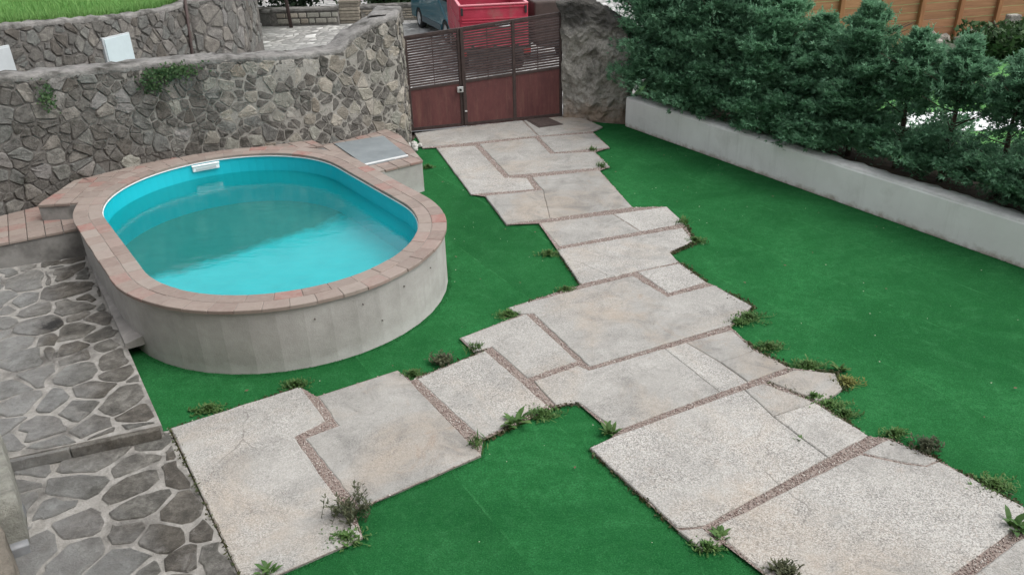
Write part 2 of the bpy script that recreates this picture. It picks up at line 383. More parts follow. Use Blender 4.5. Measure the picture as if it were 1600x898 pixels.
def turfmat():
    m, nt, b = M_('artificial_turf'); p = pos(nt)
    c = ramp(nt, nz(nt, p, 1.3, 7, .7), [(.3, (.016, .112, .031)), (.5, (.023, .140, .043)), (.72, (.034, .178, .058))])
    c = mix(nt, ramp(nt, nz(nt, pos(nt, (.6, 5, 1)), 1.4, 5, .6), [(.42, 0), (.72, .6)]), c, (.034, .17, .056))
    c = mix(nt, ramp(nt, nz(nt, p, .55, 6, .7, .6), [(.38, .9), (.6, 0)]), c, (.009, .072, .020))
    c = mix(nt, ramp(nt, nz(nt, pos(nt, (1, 1, 1)), 2.4, 7, .75, 1.2), [(.5, 0), (.72, .55)]), c, (.05, .20, .075))
    dt = N(nt, 'ShaderNodeVectorMath', operation='DOT_PRODUCT'); nt.links.new(pos(nt), dt.inputs[0]); dt.inputs[1].default_value = (.862, .507, 0)
    fl = N(nt, 'ShaderNodeMath', operation='FLOOR'); nt.links.new(dt.outputs['Value'], fl.inputs[0]); fr = N(nt, 'ShaderNodeMath', operation='FRACT'); nt.links.new(dt.outputs['Value'], fr.inputs[0])
    wn_2 = nt.nodes.new('ShaderNodeTexWhiteNoise'); wn_2.noise_dimensions = '1D'; nt.links.new(fl.outputs[0], wn_2.inputs['W'])
    mr = N(nt, 'ShaderNodeMapRange'); mr.inputs['To Min'].default_value = .84; mr.inputs['To Max'].default_value = 1.14; nt.links.new(wn_2.outputs['Value'], mr.inputs[0])
    hv = nt.nodes.new('ShaderNodeHueSaturation'); nt.links.new(mr.outputs[0], hv.inputs['Value']); nt.links.new(c, hv.inputs['Color']); c = hv.outputs[0]
    sm = N(nt, 'ShaderNodeMath', operation='MULTIPLY'); nt.links.new(ramp(nt, fr.outputs[0], [(0, .8), (.012, .45), (.022, 0)]), sm.inputs[0]); nt.links.new(ramp(nt, nz(nt, p, 3, 4, .7), [(.45, 0), (.6, 1)]), sm.inputs[1])
    c = mix(nt, sm.outputs[0], c, (.06, .23, .085))
    c = mix(nt, ramp(nt, nz(nt, p, 16, 6, .75), [(.38, .6), (.62, 0)]), c, (.008, .082, .018))
    c = mix(nt, ramp(nt, nz(nt, p, 70, 4, .8), [(.36, .75), (.6, 0)]), c, (.007, .055, .016))
    c = mix(nt, ramp(nt, nz(nt, p, 150, 2, .7), [(.52, 0), (.72, .5)]), c, (.05, .235, .075))
    nt.links.new(c, b.inputs['Base Color']); b.inputs['Roughness'].default_value = .9; b.inputs['Specular IOR Level'].default_value = .06
    bump(nt, b, nz(nt, p, 90, 5, .8), .5, .012); return m
MAT['turf'] = turfmat()
MAT['soil'] = simple('damp_soil', [(.3, (.05, .038, .028)), (.7, (.12, .09, .065))], 12, .95, .8, 50)
MAT['gravelbed'] = simple('gravel_bed', [(.3, (.19, .15, .13)), (.7, (.32, .27, .24))], 60, .95, .8, 120)
def pebmat():
    m, nt, b = M_('joint_pebble')
    g = nt.nodes.new('ShaderNodeNewGeometry')
    c = ramp(nt, g.outputs['Random Per Island'], [(0, (.17, .12, .11)), (.25, (.28, .20, .175)), (.5, (.38, .32, .285)), (.75, (.31, .245, .22)), (.9, (.5, .46, .42)), (1, (.6, .57, .53))])
    nt.links.new(c, b.inputs['Base Color']); b.inputs['Roughness'].default_value = .85; return m
MAT['pebble'] = pebmat()
def leafmat(name, c1, c2, c3, rough=.6, trans=.25):
    m, nt, b = M_(name); g = nt.nodes.new('ShaderNodeNewGeometry')
    c = ramp(nt, g.outputs['Random Per Island'], [(0, c1), (.5, c2), (1, c3)])
    c = mix(nt, ramp(nt, nz(nt, pos(nt), 2.2, 3, .6), [(.35, .0), (.7, .55)]), c, c3)
    c = objvar(nt, c, .85, 1.15)
    nt.links.new(c, b.inputs['Base Color']); b.inputs['Roughness'].default_value = rough; b.inputs['Specular IOR Level'].default_value = .3
    t = nt.nodes.new('ShaderNodeBsdfTranslucent'); nt.links.new(c, t.inputs[0])
    ms = nt.nodes.new('ShaderNodeMixShader'); ms.inputs[0].default_value = trans
    nt.links.new(b.outputs[0], ms.inputs[1]); nt.links.new(t.outputs[0], ms.inputs[2])
    nt.links.new(ms.outputs[0], nt.nodes['Material Output'].inputs[0]); return m
MAT['cypress'] = leafmat('cypress_foliage', (.06, .155, .085), (.115, .26, .145), (.23, .43, .265), .6, .4)
MAT['weed'] = leafmat('weed_leaf', (.035, .09, .022), (.06, .14, .032), (.11, .19, .055))
MAT['weed_dark'] = leafmat('wiry_weed_leaf', (.035, .05, .028), (.06, .075, .038), (.10, .105, .055))
MAT['weed_yellow'] = leafmat('yellowing_weed_leaf', (.10, .13, .03), (.16, .19, .045), (.24, .24, .07))
MAT['moss'] = leafmat('edge_moss', (.05, .045, .022), (.075, .065, .032), (.06, .085, .03))
MAT['darkbush'] = leafmat('dark_bush_leaf', (.010, .022, .012), (.018, .036, .018), (.035, .06, .03))  # very dark green leaves of the two far bushes
MAT['ivy'] = leafmat('ivy_leaf', (.02, .05, .018), (.035, .085, .03), (.075, .13, .05))
MAT['meadow'] = leafmat('meadow_grass', (.09, .22, .05), (.13, .30, .075), (.22, .38, .12))
MAT['bark'] = simple('cypress_bark', [(.3, (.035, .026, .02)), (.7, (.10, .075, .055))], 30, .95, .8, 60, stretch=(1, 1, .25))
MAT['meadow_ground'] = simple('meadow_ground', [(.3, (.09, .22, .05)), (.6, (.13, .30, .075)), (.8, (.22, .33, .12))], 2.5, .95, .6, 40)
MAT['lawn2'] = simple('neighbour_lawn', [(.3, (.055, .17, .04)), (.7, (.10, .27, .07))], 3, .95, .6, 60)
def cobble():
    m, nt, b = M_('cobbled_driveway'); p = pos(nt, (1, .85, 1))
    v = N(nt, 'ShaderNodeTexVoronoi', Scale=4.2, Randomness=1); nt.links.new(p, v.inputs['Vector'])
    s = nt.nodes.new('ShaderNodeSeparateColor'); nt.links.new(v.outputs['Color'], s.inputs[0])
    c = ramp(nt, s.outputs[0], [(0, (.20, .20, .19)), (.45, (.30, .295, .28)), (.75, (.42, .41, .39)), (.93, (.62, .61, .59)), (1, (.7, .7, .68))])
    e = N(nt, 'ShaderNodeTexVoronoi', Scale=4.2, feature='DISTANCE_TO_EDGE'); nt.links.new(p, e.inputs['Vector'])
    j = ramp(nt, e.outputs['Distance'], [(.02, 1), (.10, 0)])
    c = mix(nt, j, c, (.19, .185, .175))
    c = mix(nt, ramp(nt, nz(nt, pos(nt), .5, 5, .6), [(.42, 0), (.6, .65)]), c, (.27, .27, .26))
    nt.links.new(c, b.inputs['Base Color']); b.inputs['Roughness'].default_value = .8
    bump(nt, b, e.outputs['Distance'], .9, .06); return m
MAT['cobble'] = cobble()
def pillarmat():
    m, nt, b = M_('mossy_rough_render'); p = pos(nt)
    c = ramp(nt, nz(nt, p, 4.5, 8, .75), [(.28, (.21, .198, .175)), (.5, (.38, .36, .32)), (.75, (.52, .50, .46))])
    c = mix(nt, ramp(nt, nz(nt, p, 1.6, 7, .7, .4), [(.55, 0), (.66, .7)]), c, (.075, .072, .064))
    sx = nt.nodes.new('ShaderNodeSeparateXYZ'); nt.links.new(pos(nt), sx.inputs[0])
    a = N(nt, 'ShaderNodeMath', operation='MULTIPLY_ADD'); nt.links.new(nz(nt, p, 2.5, 6, .7), a.inputs[0]); a.inputs[1].default_value = 1.1; nt.links.new(sx.outputs[2], a.inputs[2])
    up = ramp(nt, a.outputs[0], [(.95, 0), (1.0, .0)])
    mr = N(nt, 'ShaderNodeMapRange'); mr.inputs['From Min'].default_value = 1.95; mr.inputs['From Max'].default_value = 2.3; mr.inputs['To Max'].default_value = .88; nt.links.new(a.outputs[0], mr.inputs[0])
    c = mix(nt, ramp(nt, nz(nt, p, 24, 7, .8), [(.46, .0), (.68, .6)]), c, (.09, .086, .076))
    c = mix(nt, ramp(nt, nz(nt, p, 33, 6, .8), [(.55, .0), (.72, .6)]), c, (.5, .48, .44))
    c = mix(nt, mr.outputs[0], c, (.055, .052, .048))               # black lichen crust on the crown
    mr2 = N(nt, 'ShaderNodeMapRange'); mr2.inputs['From Min'].default_value = .9; mr2.inputs['From Max'].default_value = .6; mr2.inputs['To Max'].default_value = .6; nt.links.new(a.outputs[0], mr2.inputs[0])
    c = mix(nt, mr2.outputs[0], c, (.30, .20, .13))                 # rust-brown foot
    nt.links.new(c, b.inputs['Base Color']); b.inputs['Roughness'].default_value = .95; b.inputs['Specular IOR Level'].default_value = .2
    bump(nt, b, nz(nt, p, 18, 9, .75), 1.0, .05); return m
MAT['pillar'] = pillarmat()
def rustpanel():
    m, nt, b = M_('rusty_red_sheet'); p = pos(nt)
    c = ramp(nt, nz(nt, pos(nt, (1, 1, .35)), 5, 7, .7), [(.3, (.075, .023, .023)), (.55, (.115, .036, .034)), (.78, (.165, .07, .055))])
    c = mix(nt, ramp(nt, nz(nt, p, 9, 7, .75), [(.57, 0), (.77, .45)]), c, (.20, .115, .09))
    c = mix(nt, ramp(nt, nz(nt, pos(nt, (9, 9, .6)), 1.6, 6, .75), [(.52, 0), (.7, .55)]), c, (.17, .085, .06))
    c = mix(nt, ramp(nt, nz(nt, pos(nt, (5, 5, .8)), 2.2, 6, .75), [(.56, 0), (.72, .5)]), c, (.05, .018, .018))
    nt.links.new(c, b.inputs['Base Color']); b.inputs['Roughness'].default_value = .6
    bump(nt, b, nz(nt, p, 40, 5, .7), .15, .004); return m
MAT['panel'] = rustpanel()
MAT['gate_frame'] = simple('brown_steel', [(.3, (.035, .026, .024)), (.7, (.075, .05, .045))], 14, .6, .15, 60)
MAT['slat'] = simple('brown_steel_slat', [(.3, (.045, .03, .029)), (.7, (.085, .056, .052))], 10, .6, .1, 60, var=(.85, 1.2))
MAT['chrome'] = simple('worn_zinc', [(.3, (.45, .45, .44)), (.7, (.65, .65, .64))], 30, .45, .05, 60, metal=.6)
MAT['lid'] = simple('galvanised_lid', [(.3, (.19, .215, .225)), (.7, (.27, .30, .31))], 3, .5, .08, 80, metal=.25, stain=((.33, .33, .31), 9, .62, .75))
MAT['iron'] = simple('cast_iron', [(.3, (.045, .035, .032)), (.7, (.095, .07, .062))], 20, .7, .4, 60)
def flatm(name, col, rough=.5, metal=0, spec=.4, coat=0, n=.08, scale=4):
    m, nt, b = M_(name); p = pos(nt)
    c = ramp(nt, nz(nt, p, scale, 6, .65), [(.3, [x*(1-n) for x in col]), (.7, [x*(1+n) for x in col])])
    nt.links.new(c, b.inputs['Base Color']); b.inputs['Roughness'].default_value = rough; b.inputs['Metallic'].default_value = metal
    b.inputs['Specular IOR Level'].default_value = spec; b.inputs['Coat Weight'].default_value = coat
    return m
MAT['liner'] = flatm('turquoise_liner', (.006, .42, .50), .35, n=.05, scale=1.2)
def floormat():
    m, nt, b = M_('algae_and_reflection_liner'); p = pos(nt)
    c = ramp(nt, nz(nt, p, 3, 6, .6), [(.3, (.022, .45, .49)), (.7, (.032, .53, .57))])
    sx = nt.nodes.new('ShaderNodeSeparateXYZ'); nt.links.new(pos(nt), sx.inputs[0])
    # far half: algae plus the wall's dark reflection, painted into the floor colour
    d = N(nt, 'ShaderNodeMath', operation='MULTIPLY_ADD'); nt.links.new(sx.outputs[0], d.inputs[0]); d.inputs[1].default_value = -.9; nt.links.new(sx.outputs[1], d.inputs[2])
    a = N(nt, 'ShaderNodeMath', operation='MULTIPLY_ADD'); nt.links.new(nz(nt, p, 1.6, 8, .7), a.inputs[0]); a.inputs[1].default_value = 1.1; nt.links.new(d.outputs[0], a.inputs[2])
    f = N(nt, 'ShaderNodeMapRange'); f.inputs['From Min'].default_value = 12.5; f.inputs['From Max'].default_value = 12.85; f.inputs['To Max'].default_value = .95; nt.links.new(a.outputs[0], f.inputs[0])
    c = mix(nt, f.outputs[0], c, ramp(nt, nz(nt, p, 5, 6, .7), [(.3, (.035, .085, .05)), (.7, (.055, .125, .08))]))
    nt.links.new(c, b.inputs['Base Color']); b.inputs['Roughness'].default_value = .8; return m
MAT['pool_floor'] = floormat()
MAT['plastic_white'] = flatm('white_plastic', (.75, .77, .77), .4)
MAT['cabinet'] = flatm('pale_blue_white_cabinet', (.44, .52, .535), .5, n=.06)
MAT['cabinet_grey'] = flatm('pale_grey_cabinet', (.42, .45, .46), .5, n=.06)
MAT['teal'] = flatm('teal_car_paint', (.006, .10, .14), .35, coat=.5)
MAT['teal_trim'] = flatm('grey_bumper_plastic', (.07, .10, .115), .6)
MAT['red'] = simple('red_truck_paint', [(.3, (.30, .025, .045)), (.6, (.40, .04, .07)), (.8, (.46, .10, .12))], 3, .5, .05, 40, stain=((.22, .13, .11), 2.0, .55, .75))
MAT['red_rim'] = flatm('faded_red_rim', (.62, .22, .25), .5)
MAT['tyre'] = flatm('black_rubber', (.018, .018, .018), .85)
MAT['wheelrim'] = flatm('silver_wheel', (.50, .51, .52), .4, metal=.5)
MAT['glass'] = flatm('dark_car_glass', (.015, .02, .022), .08, spec=.6)
MAT['chassis'] = flatm('black_chassis', (.02, .02, .02), .7)
MAT['bedmetal'] = flatm('grey_bed_floor', (.12, .135, .15), .6, n=.25)
MAT['brown'] = flatm('dark_brown_panel', (.05, .035, .03), .75, n=.3)
MAT['lamp_red'] = flatm('tail_lamp', (.35, .01, .01), .3)
MAT['housewall'] = simple('house_render', [(.3, (.42, .38, .32)), (.7, (.50, .46, .39))], 3, .9, .3, 50)
MAT['rooftile'] = simple('roof_clay', [(.3, (.20, .09, .05)), (.7, (.32, .15, .09))], 8, .9, .4, 30)
MAT['shutter'] = flatm('brown_shutter', (.09, .05, .03), .6)
MAT['wood'] = simple('orange_brown_fence_wood', [(.3, (.22, .11, .055)), (.6, (.32, .165, .085)), (.8, (.38, .21, .115))], 6, .75, .3, 40, var=(.85, 1.15), stretch=(.35, .35, 4))
MAT['wood_post'] = simple('fence_post_wood', [(.3, (.20, .09, .04)), (.7, (.33, .155, .07))], 6, .75, .3, 40, stretch=(4, 4, .4))
MAT['white_gravel'] = simple('white_gravel', [(.3, (.55, .56, .56)), (.7, (.80, .81, .81))], 20, .9, .6, 60)
MAT['whitestone'] = simple('white_rubble', [(.3, (.30, .29, .27)), (.7, (.55, .54, .51))], 25, .9, .8, 40)
MAT['blockwet'] = simple('wet_cement', [(.3, (.16, .165, .17)), (.7, (.24, .245, .25))], 5, .35, .2, 40)
MAT['brickpale'] = simple('pale_stone_course', [(.3, (.17, .15, .12)), (.7, (.30, .27, .22))], 12, .9, .5, 40, var=(.75, 1.2))
MAT['petal'] = flatm('pale_petal', (.42, .42, .33), .8)
MAT['deadleaf'] = flatm('dead_leaf', (.10, .07, .04), .8)
def watermat():
    m, nt, b = M_('pool_water'); nt.nodes.remove(b); p = pos(nt)
    fr = N(nt, 'ShaderNodeFresnel', IOR=1.33); gl = N(nt, 'ShaderNodeBsdfGlossy', Roughness=.015)
    gl.inputs['Color'].default_value = (1, 1, 1, 1)
    tr = nt.nodes.new('ShaderNodeBsdfTransparent'); tr.inputs[0].default_value = (.70, .97, .96, 1)
    bp = N(nt, 'ShaderNodeBump', Strength=.16, Distance=.02)
    nt.links.new(nz(nt, pos(nt, (1, 2.0, 1)), 4.5, 4, .55), bp.inputs['Height'])
    nt.links.new(bp.outputs[0], fr.inputs['Normal']); nt.links.new(bp.outputs[0], gl.inputs['Normal'])
    df = nt.nodes.new('ShaderNodeBsdfDiffuse'); df.inputs[0].default_value = (.014, .42, .45, 1)      # cloudy water
    mu = nt.nodes.new('ShaderNodeMixShader'); mu.inputs[0].default_value = .22; nt.links.new(tr.outputs[0], mu.inputs[1]); nt.links.new(df.outputs[0], mu.inputs[2])
    ms = nt.nodes.new('ShaderNodeMixShader')
    nt.links.new(fr.outputs[0], ms.inputs[0]); nt.links.new(mu.outputs[0], ms.inputs[1]); nt.links.new(gl.outputs[0], ms.inputs[2])
    nt.links.new(ms.outputs[0], nt.nodes['Material Output'].inputs[0]); return m
MAT['water'] = watermat()

# ================================================================= SETTING
def sheet(name, poly, z, mat, kind='structure'):
    o = mobj(name, [(p[0], p[1], z) for p in ccw(poly)], [tuple(range(len(poly)))], mat); o['kind'] = kind; return o
sheet('ground', [(-600, -600), (600, -600), (600, 900), (-600, 900)], -.12, MAT['soil'])

# ---- key lines on the ground
WALL = [Vector(p) for p in ((-9.4, 6.72, 0), (-6.43, 9.51, 0), (-4.9, 10.93, 0), (-4.4, 11.19, 0), (-3.68, 11.46, 0), (-3.0, 11.78, 0), (-2.3, 12.38, 0), (-1.68, 12.95, 0), (-1.72, 14.0, 0))]
GA, GB = P(645, 205), P(876.5, 182)                       # gate feet
K0 = P(978, 195); K1 = P(1600, 415); KD = (K1-K0).normalized(); KN = Vector((KD.y, -KD.x, 0)) * -1   # towards the hedge
if KN.x < 0: KN = -KN
K2 = K1+KD*4.0
PC = Vector((-2.952, 8.708)); PA = RAD(125.233); PHL, PHW, PWD, PZ = 2.624, 1.745, .30, .653
AX = Vector((cos(PA), sin(PA))); AY = Vector((-sin(PA), cos(PA)))
def stad(r, n=24, k=PHL-PHW):            # stadium outline: straight half length k, radius r
    out = []
    for e in (1, -1):
        for i in range(n+1):
            t = (-pi/2+pi*i/n)
            out.append(PC + AX*(e*(k+r*cos(t))) + AY*(e*r*sin(t)))
    return out
def stad_uneven(r, seed=3):
    rr = random.Random(seed); out = []; k = PHL-PHW
    for e in (1, -1):
        ts = [0, 1]; cuts = sorted(min(.97, max(.03, (i+.5+rr.uniform(-.33, .33))/11)) for i in range(11))
        for t in [0]+cuts+[1]:
            a = -pi/2+pi*t; out.append((e, k, a))
    return [PC+AX*(e*(k+r*cos(a)))+AY*(e*r*sin(a)) for e, k, a in out]
def stad_d(X, Y):
    u = (X-PC.x)*AX.x+(Y-PC.y)*AX.y; v = (X-PC.x)*AY.x+(Y-PC.y)*AY.y
    return np.hypot(np.maximum(np.abs(u)-(PHL-PHW), 0), v)

# ---- turf sheet
T0 = P(135, 400, .0); T1 = P(266, 668); T2 = P(374, 898); T3 = T2+(T2-T1)*1.2
_st = stad(PHW-.06, 16)
_near = _st[17:]+_st[:1]      # pool side towards the viewer
turf_poly = [T3, T2, T1, Vector((-3.3, 5.3, 0)), Vector((-4.4, 7.3, 0)), *[Vector((q.x, q.y, 0)) for q in _near], Vector((-1.75, 10.7, 0)), Vector((-1.6, 12.2, 0)), Vector((-1.75, 12.9, 0)), GA+Vector((.1, -.12, 0)), GB+Vector((0, -.1, 0)), K0+Vector((.05, .1, 0)), K1, K2, Vector((6.5, 1.5, 0))]
sheet('lawn', turf_poly, -.03, MAT['turf'])

# ---- paved path
SL = [
 [(266,668),(469,603),(509,656),(460,682),(567,838),(432,897),(374,898)],
 [(496,618),(621,577),(640,594),(752,709),(562,792),(476,684),(528,663)],
 [(650,590),(758,546),(855,632),(753,684)],
 [(718,527),(822,489),(902,563),(824,590),(768,541),(742,548)],
 [(793,480),(988,430),(1043,463),(1116,445),(1175,478),(1141,507),(921,572),(833,489),(812,490)],
 [(996,424),(1062,411),(1104,440),(1044,457)],
 [(870,390),(1066,356),(1084,376),(1046,393),(1060,409),(907,443)],
 [(842,348),(957,334),(1001,361),(873,384)],
 [(958,334),(1042,322),(1070,348),(1002,361)],
 [(758,306),(848,297),(859,341),(791,350)],
 [(831,277),(936,266),(988,323),(859,341),(848,297)],
 [(682,231),(742,227),(789,277),(823,277),(836,295),(736,303)],
 [(749,225),(836,215),(860,240),(928,237),(953,260),(795,274)],
 [(842,214),(926,208),(953,230),(866,238)],
 [(648,208),(816,188),(840,212),(682,228),(660,231)],
 [(818,188),(868,180),(903,182),(942,198),(926,205),(842,212)],
 [(833,595),(904,571),(921,578),(1038,544),(1125,612),(963,672),(905,628),(868,632)],
 [(1038,544),(1072,534),(1126,565),(1169,596),(1125,612)],
 [(1072,534),(1143,514),(1180,547),(1126,565)],
 [(1126,565),(1180,547),(1232,573),(1169,596)],
 [(921,699),(960,681),(1163,608),(1207,650),(1294,714),(1100,821),(1058,824)],
 [(1163,608),(1192,598),(1273,628),(1207,650)],
 [(1207,650),(1273,628),(1300,645),(1357,680),(1294,714)],
 [(1199,594),(1241,577),(1304,582),(1316,607),(1297,620),(1277,626)],
 [(1058,827),(1097,824),(1128,850),(1095,857)],
 [(1119,820),(1343,708),(1416,724),(1448,727),(1468,719),(1600,790),(1605,812),(1578,832),(1480,902),(1390,965),(1260,945),(1136,846)],
 [(1346,706),(1388,684),(1468,717),(1447,726),(1416,722)],
 [(1598,838),(1700,890),(1600,1000),(1440,985),(1512,903)],
]
OUTL = [(374,898),(266,668),(469,603),(494,618),(621,577),(642,593),(650,589),(760,545),(740,549),(718,527),(815,490),(793,480),(907,444),(870,388),(842,348),(791,350),(758,306),(736,303),(682,230),(660,231),(648,208),(868,179),(903,181),(942,198),(926,206),(953,230),(930,237),(953,260),(937,266),(988,323),(1042,322),(1070,350),(1084,376),(1046,394),(1062,410),(1104,440),(1119,446),(1175,478),(1142,510),(1180,545),(1235,573),(1304,582),(1316,607),(1297,620),(1278,627),(1357,680),(1388,683),(1460,713),(1600,790),(1606,812),(1700,890),(1600,1000),(1440,985),(1260,945),(1130,847),(1122,852),(1095,857),(1058,825),(921,699),(957,681),(957,674),(902,627),(868,634),(755,686),(751,710),(562,793),(553,796),(567,838),(432,897)]
outl = [P(*q) for q in OUTL]
path = mobj('path', [(p.x, p.y, -.010) for p in outl], [tuple(range(len(outl)))], MAT['gravelbed']); path['kind'] = 'structure'
slab2d = []
def nv(x, y, s, a): return a*noise.noise(Vector((x*s, y*s, 3.1)))
def slab_mesh(poly, top, parent, name='slab', mat=None, jit=.010, bev=.008, depth=.075):
    poly = ccw(poly); fine = []
    for i in range(len(poly)):
        a, b = poly[i], poly[(i+1) % len(poly)]; L = math.hypot(b[0]-a[0], b[1]-a[1]); k = max(1, int(L/.09))
        for j in range(k):
            fine.append((a[0]+(b[0]-a[0])*j/k, a[1]+(b[1]-a[1])*j/k))
    fine = [(p[0]+nv(p[0], p[1], 9, jit)+nv(p[0], p[1], 30, jit*.5), p[1]+nv(p[0]+40, p[1], 9, jit)+nv(p[0]+40, p[1], 30, jit*.5)) for p in fine]
    a = inset(fine, .003); b = inset(fine, .003+bev)
    if len(a) != len(b): b = [(x, y) for x, y in a]
    n = len(a); tilt = (random.uniform(-.003, .003), random.uniform(-.003, .003)); c = poly[0]
    zt = lambda p: top+(p[0]-c[0])*tilt[0]+(p[1]-c[1])*tilt[1]
    v = [(p[0], p[1], top-depth) for p in a]+[(p[0], p[1], zt(p)-bev*.8) for p in a]+[(p[0], p[1], zt(p)) for p in b]
    f = []
    for r in (0, n):
        f += [(r+i, r+(i+1) % n, r+n+(i+1) % n, r+n+i) for i in range(n)]
    f.append(tuple(range(2*n, 3*n)))
    return mobj(name, v, f, mat or MAT['slab'], parent)
for q in SL:
    pl = [(v.x, v.y) for v in (P(*t) for t in q)]; slab2d.append(ccw(pl))
    slab_mesh(pl, random.uniform(-.004, .004), path)

# ---- pebbles in the joints
def pebbles():
    xs, ys = [], []
    bx = np.array([(p.x, p.y) for p in outl]); lo = bx.min(0); hi = bx.max(0)
    n = 420000
    X = rng.uniform(lo[0], hi[0], n); Y = rng.uniform(lo[1], hi[1], n)
    ok = in_poly(X, Y, [(p.x, p.y) for p in outl])
    for pl in slab2d: ok &= ~in_poly(X, Y, pl)
    X, Y = X[ok][:16000], Y[ok][:16000]; k = len(X)
    base = np.array([(1, 0, 0), (-.5, .87, 0), (-.5, -.87, 0), (0, 0, .8), (.1, 0, -.6)])
    fac = np.array([(0, 1, 3), (1, 2, 3), (2, 0, 3), (1, 0, 4), (2, 1, 4), (0, 2, 4)])
    a = rng.uniform(0, 2*pi, k); s = rng.uniform(.0045, .0105, k)
    V = np.empty((k, 5, 3)); ca, sa = np.cos(a), np.sin(a)
    V[:, :, 0] = X[:, None]+s[:, None]*(ca[:, None]*base[:, 0]-sa[:, None]*base[:, 1]*rng.uniform(.6, 1, k)[:, None])
    V[:, :, 1] = Y[:, None]+s[:, None]*(sa[:, None]*base[:, 0]+ca[:, None]*base[:, 1])
    V[:, :, 2] = -.006+s[:, None]*base[:, 2]
    Fc = (fac[None]+5*np.arange(k)[:, None, None]).reshape(-1, 3)
    return npmesh('gravel', V.reshape(-1, 3), Fc, MAT['pebble'])
def npmesh(name, V, Fc, mat, parent=None, smooth=False):
    me = bpy.data.meshes.new(name); nf = len(Fc)
    me.vertices.add(len(V)); me.vertices.foreach_set('co', np.asarray(V, np.float32).ravel())
    me.loops.add(nf*3); me.loops.foreach_set('vertex_index', np.asarray(Fc, np.int32).ravel())
    me.polygons.add(nf); me.polygons.foreach_set('loop_start', np.arange(nf, dtype=np.int32)*3)
    me.update(calc_edges=True); me.materials.append(mat)
    return lobj(name, me, parent)
props(pebbles(), 'fine reddish gravel filling the joints between the paving slabs', 'gravel', kind='stuff')

# ---- turf pile
def turf_blades():
    n = 2000000
    Y = 2.6+rng.random(n)**1.5*11.6; X = rng.uniform(-4.6, 7.6, n)
    ok = in_poly(X, Y, [(p.x, p.y) for p in turf_poly]) & ~in_poly(X, Y, [(p.x, p.y) for p in outl]) & (stad_d(X, Y) > PHW-.02)
    X, Y = X[ok], Y[ok]; dm = np.abs(stad_d(X, Y)-PHW)
    E2 = [(p.x, p.y) for p in outl]; Q = [(E2[i], E2[(i+1) % len(E2)]) for i in range(len(E2))]+[((K0.x, K0.y), (K2.x, K2.y)), ((T1.x, T1.y), (T3.x, T3.y))]
    for (x1, y1), (x2, y2) in Q:
        L2 = (x2-x1)**2+(y2-y1)**2+1e-9; t = np.clip(((X-x1)*(x2-x1)+(Y-y1)*(y2-y1))/L2, 0, 1); dm = np.minimum(dm, np.hypot(X-x1-t*(x2-x1), Y-y1-t*(y2-y1)))
    kp = (dm < .05) & (rng.random(len(X)) < 1-dm/.05); X, Y = X[kp], Y[kp]; k = len(X)
    a = rng.uniform(0, 2*pi, k); h = rng.uniform(.008, .017, k); lw = rng.uniform(.0016, .003, k); l = rng.normal(0, .008, (k, 2))
    V = np.empty((k, 3, 3)); dx = np.cos(a)*lw; dy = np.sin(a)*lw
    V[:, 0] = np.stack([X-dx, Y-dy, np.full(k, -.032)], 1); V[:, 1] = np.stack([X+dx, Y+dy, np.full(k, -.032)], 1)
    V[:, 2] = np.stack([X+l[:, 0], Y+l[:, 1], -.03+h], 1)
    return npmesh('turf_pile', V.reshape(-1, 3), np.arange(3*k).reshape(-1, 3), MAT['turf'])
props(turf_blades(), 'short green artificial turf fibres covering the lawn', 'turf', kind='stuff')

# ---- flagstone terraces
TZ = .12
U0, U1, U2 = P(135, 398, TZ), P(252, 662, TZ), P(20, 712, TZ)
ud = (U2-U1).normalized(); upp = [U0, U1, U1+ud*2.9, U0+ud*2.9]
upp = [(p.x, p.y) for p in upp]
L0, L1 = P(264, 670, 0), P(376, 905, 0)
low = [L0, L1, L1+(L1-L0)*.9, L1+(L1-L0)*.9+ud*3.4, L0+ud*3.4]; low = [(p.x, p.y) for p in low]
def terrace(name, poly, z, dens, seed, depth):
    random.seed(seed)
    mb = MB().prism(ccw(poly), z-depth, z-.012); t = mb.build(name, MAT['flag_joint']); t['kind'] = 'structure'
    xs = [p[0] for p in poly]; ys = [p[1] for p in poly]
    c = voronoi(scatter(min(xs), max(xs), min(ys), max(ys), dens, dens*.82, .48, .12), inset(ccw(poly), .012), dens*dens*.30)
    for pl in c:
        if len(pl) < 3 or abs(area(pl)) < .012: continue
        pl = simplify(pl, .035)
        if len(pl) < 3: continue
        pl = inset(pl, random.uniform(.008, .028)); pl = chaikin(pl, random.uniform(.08, .25))
        if len(pl) < 4 or area(pl) < .006: continue
        slab_mesh(pl, z+.001+random.uniform(-.005, .005), t, 'flagstone', MAT['flag'], .05, .009, .02)
    return t
terr = terrace('upper_terrace', upp, TZ, .31, 3, .2)
terr2 = terrace('lower_terrace', low, .0, .34, 11, .1)
# riser stones of the step between the two terraces
random.seed(5); rd = (ud); rn = Vector((-ud.y, ud.x, 0)); rn = rn if rn.y < 0 else -rn
x = .02
while x < 1.7:
    L = random.uniform(.45, .8); a = U1+ud*x; b = U1+ud*(x+L-.012)
    mb = MB(); c = (a+b)/2+rn*.012; M = Matrix((ud, rn, Vector((0, 0, 1)))).transposed()
    mb.box((c.x, c.y, .045), (L-.008, .036+random.uniform(0, .012), .100+random.uniform(-.012, .0)), M, .008)
    o = mb.build('riser_stone', MAT['flag'], terr); x += L
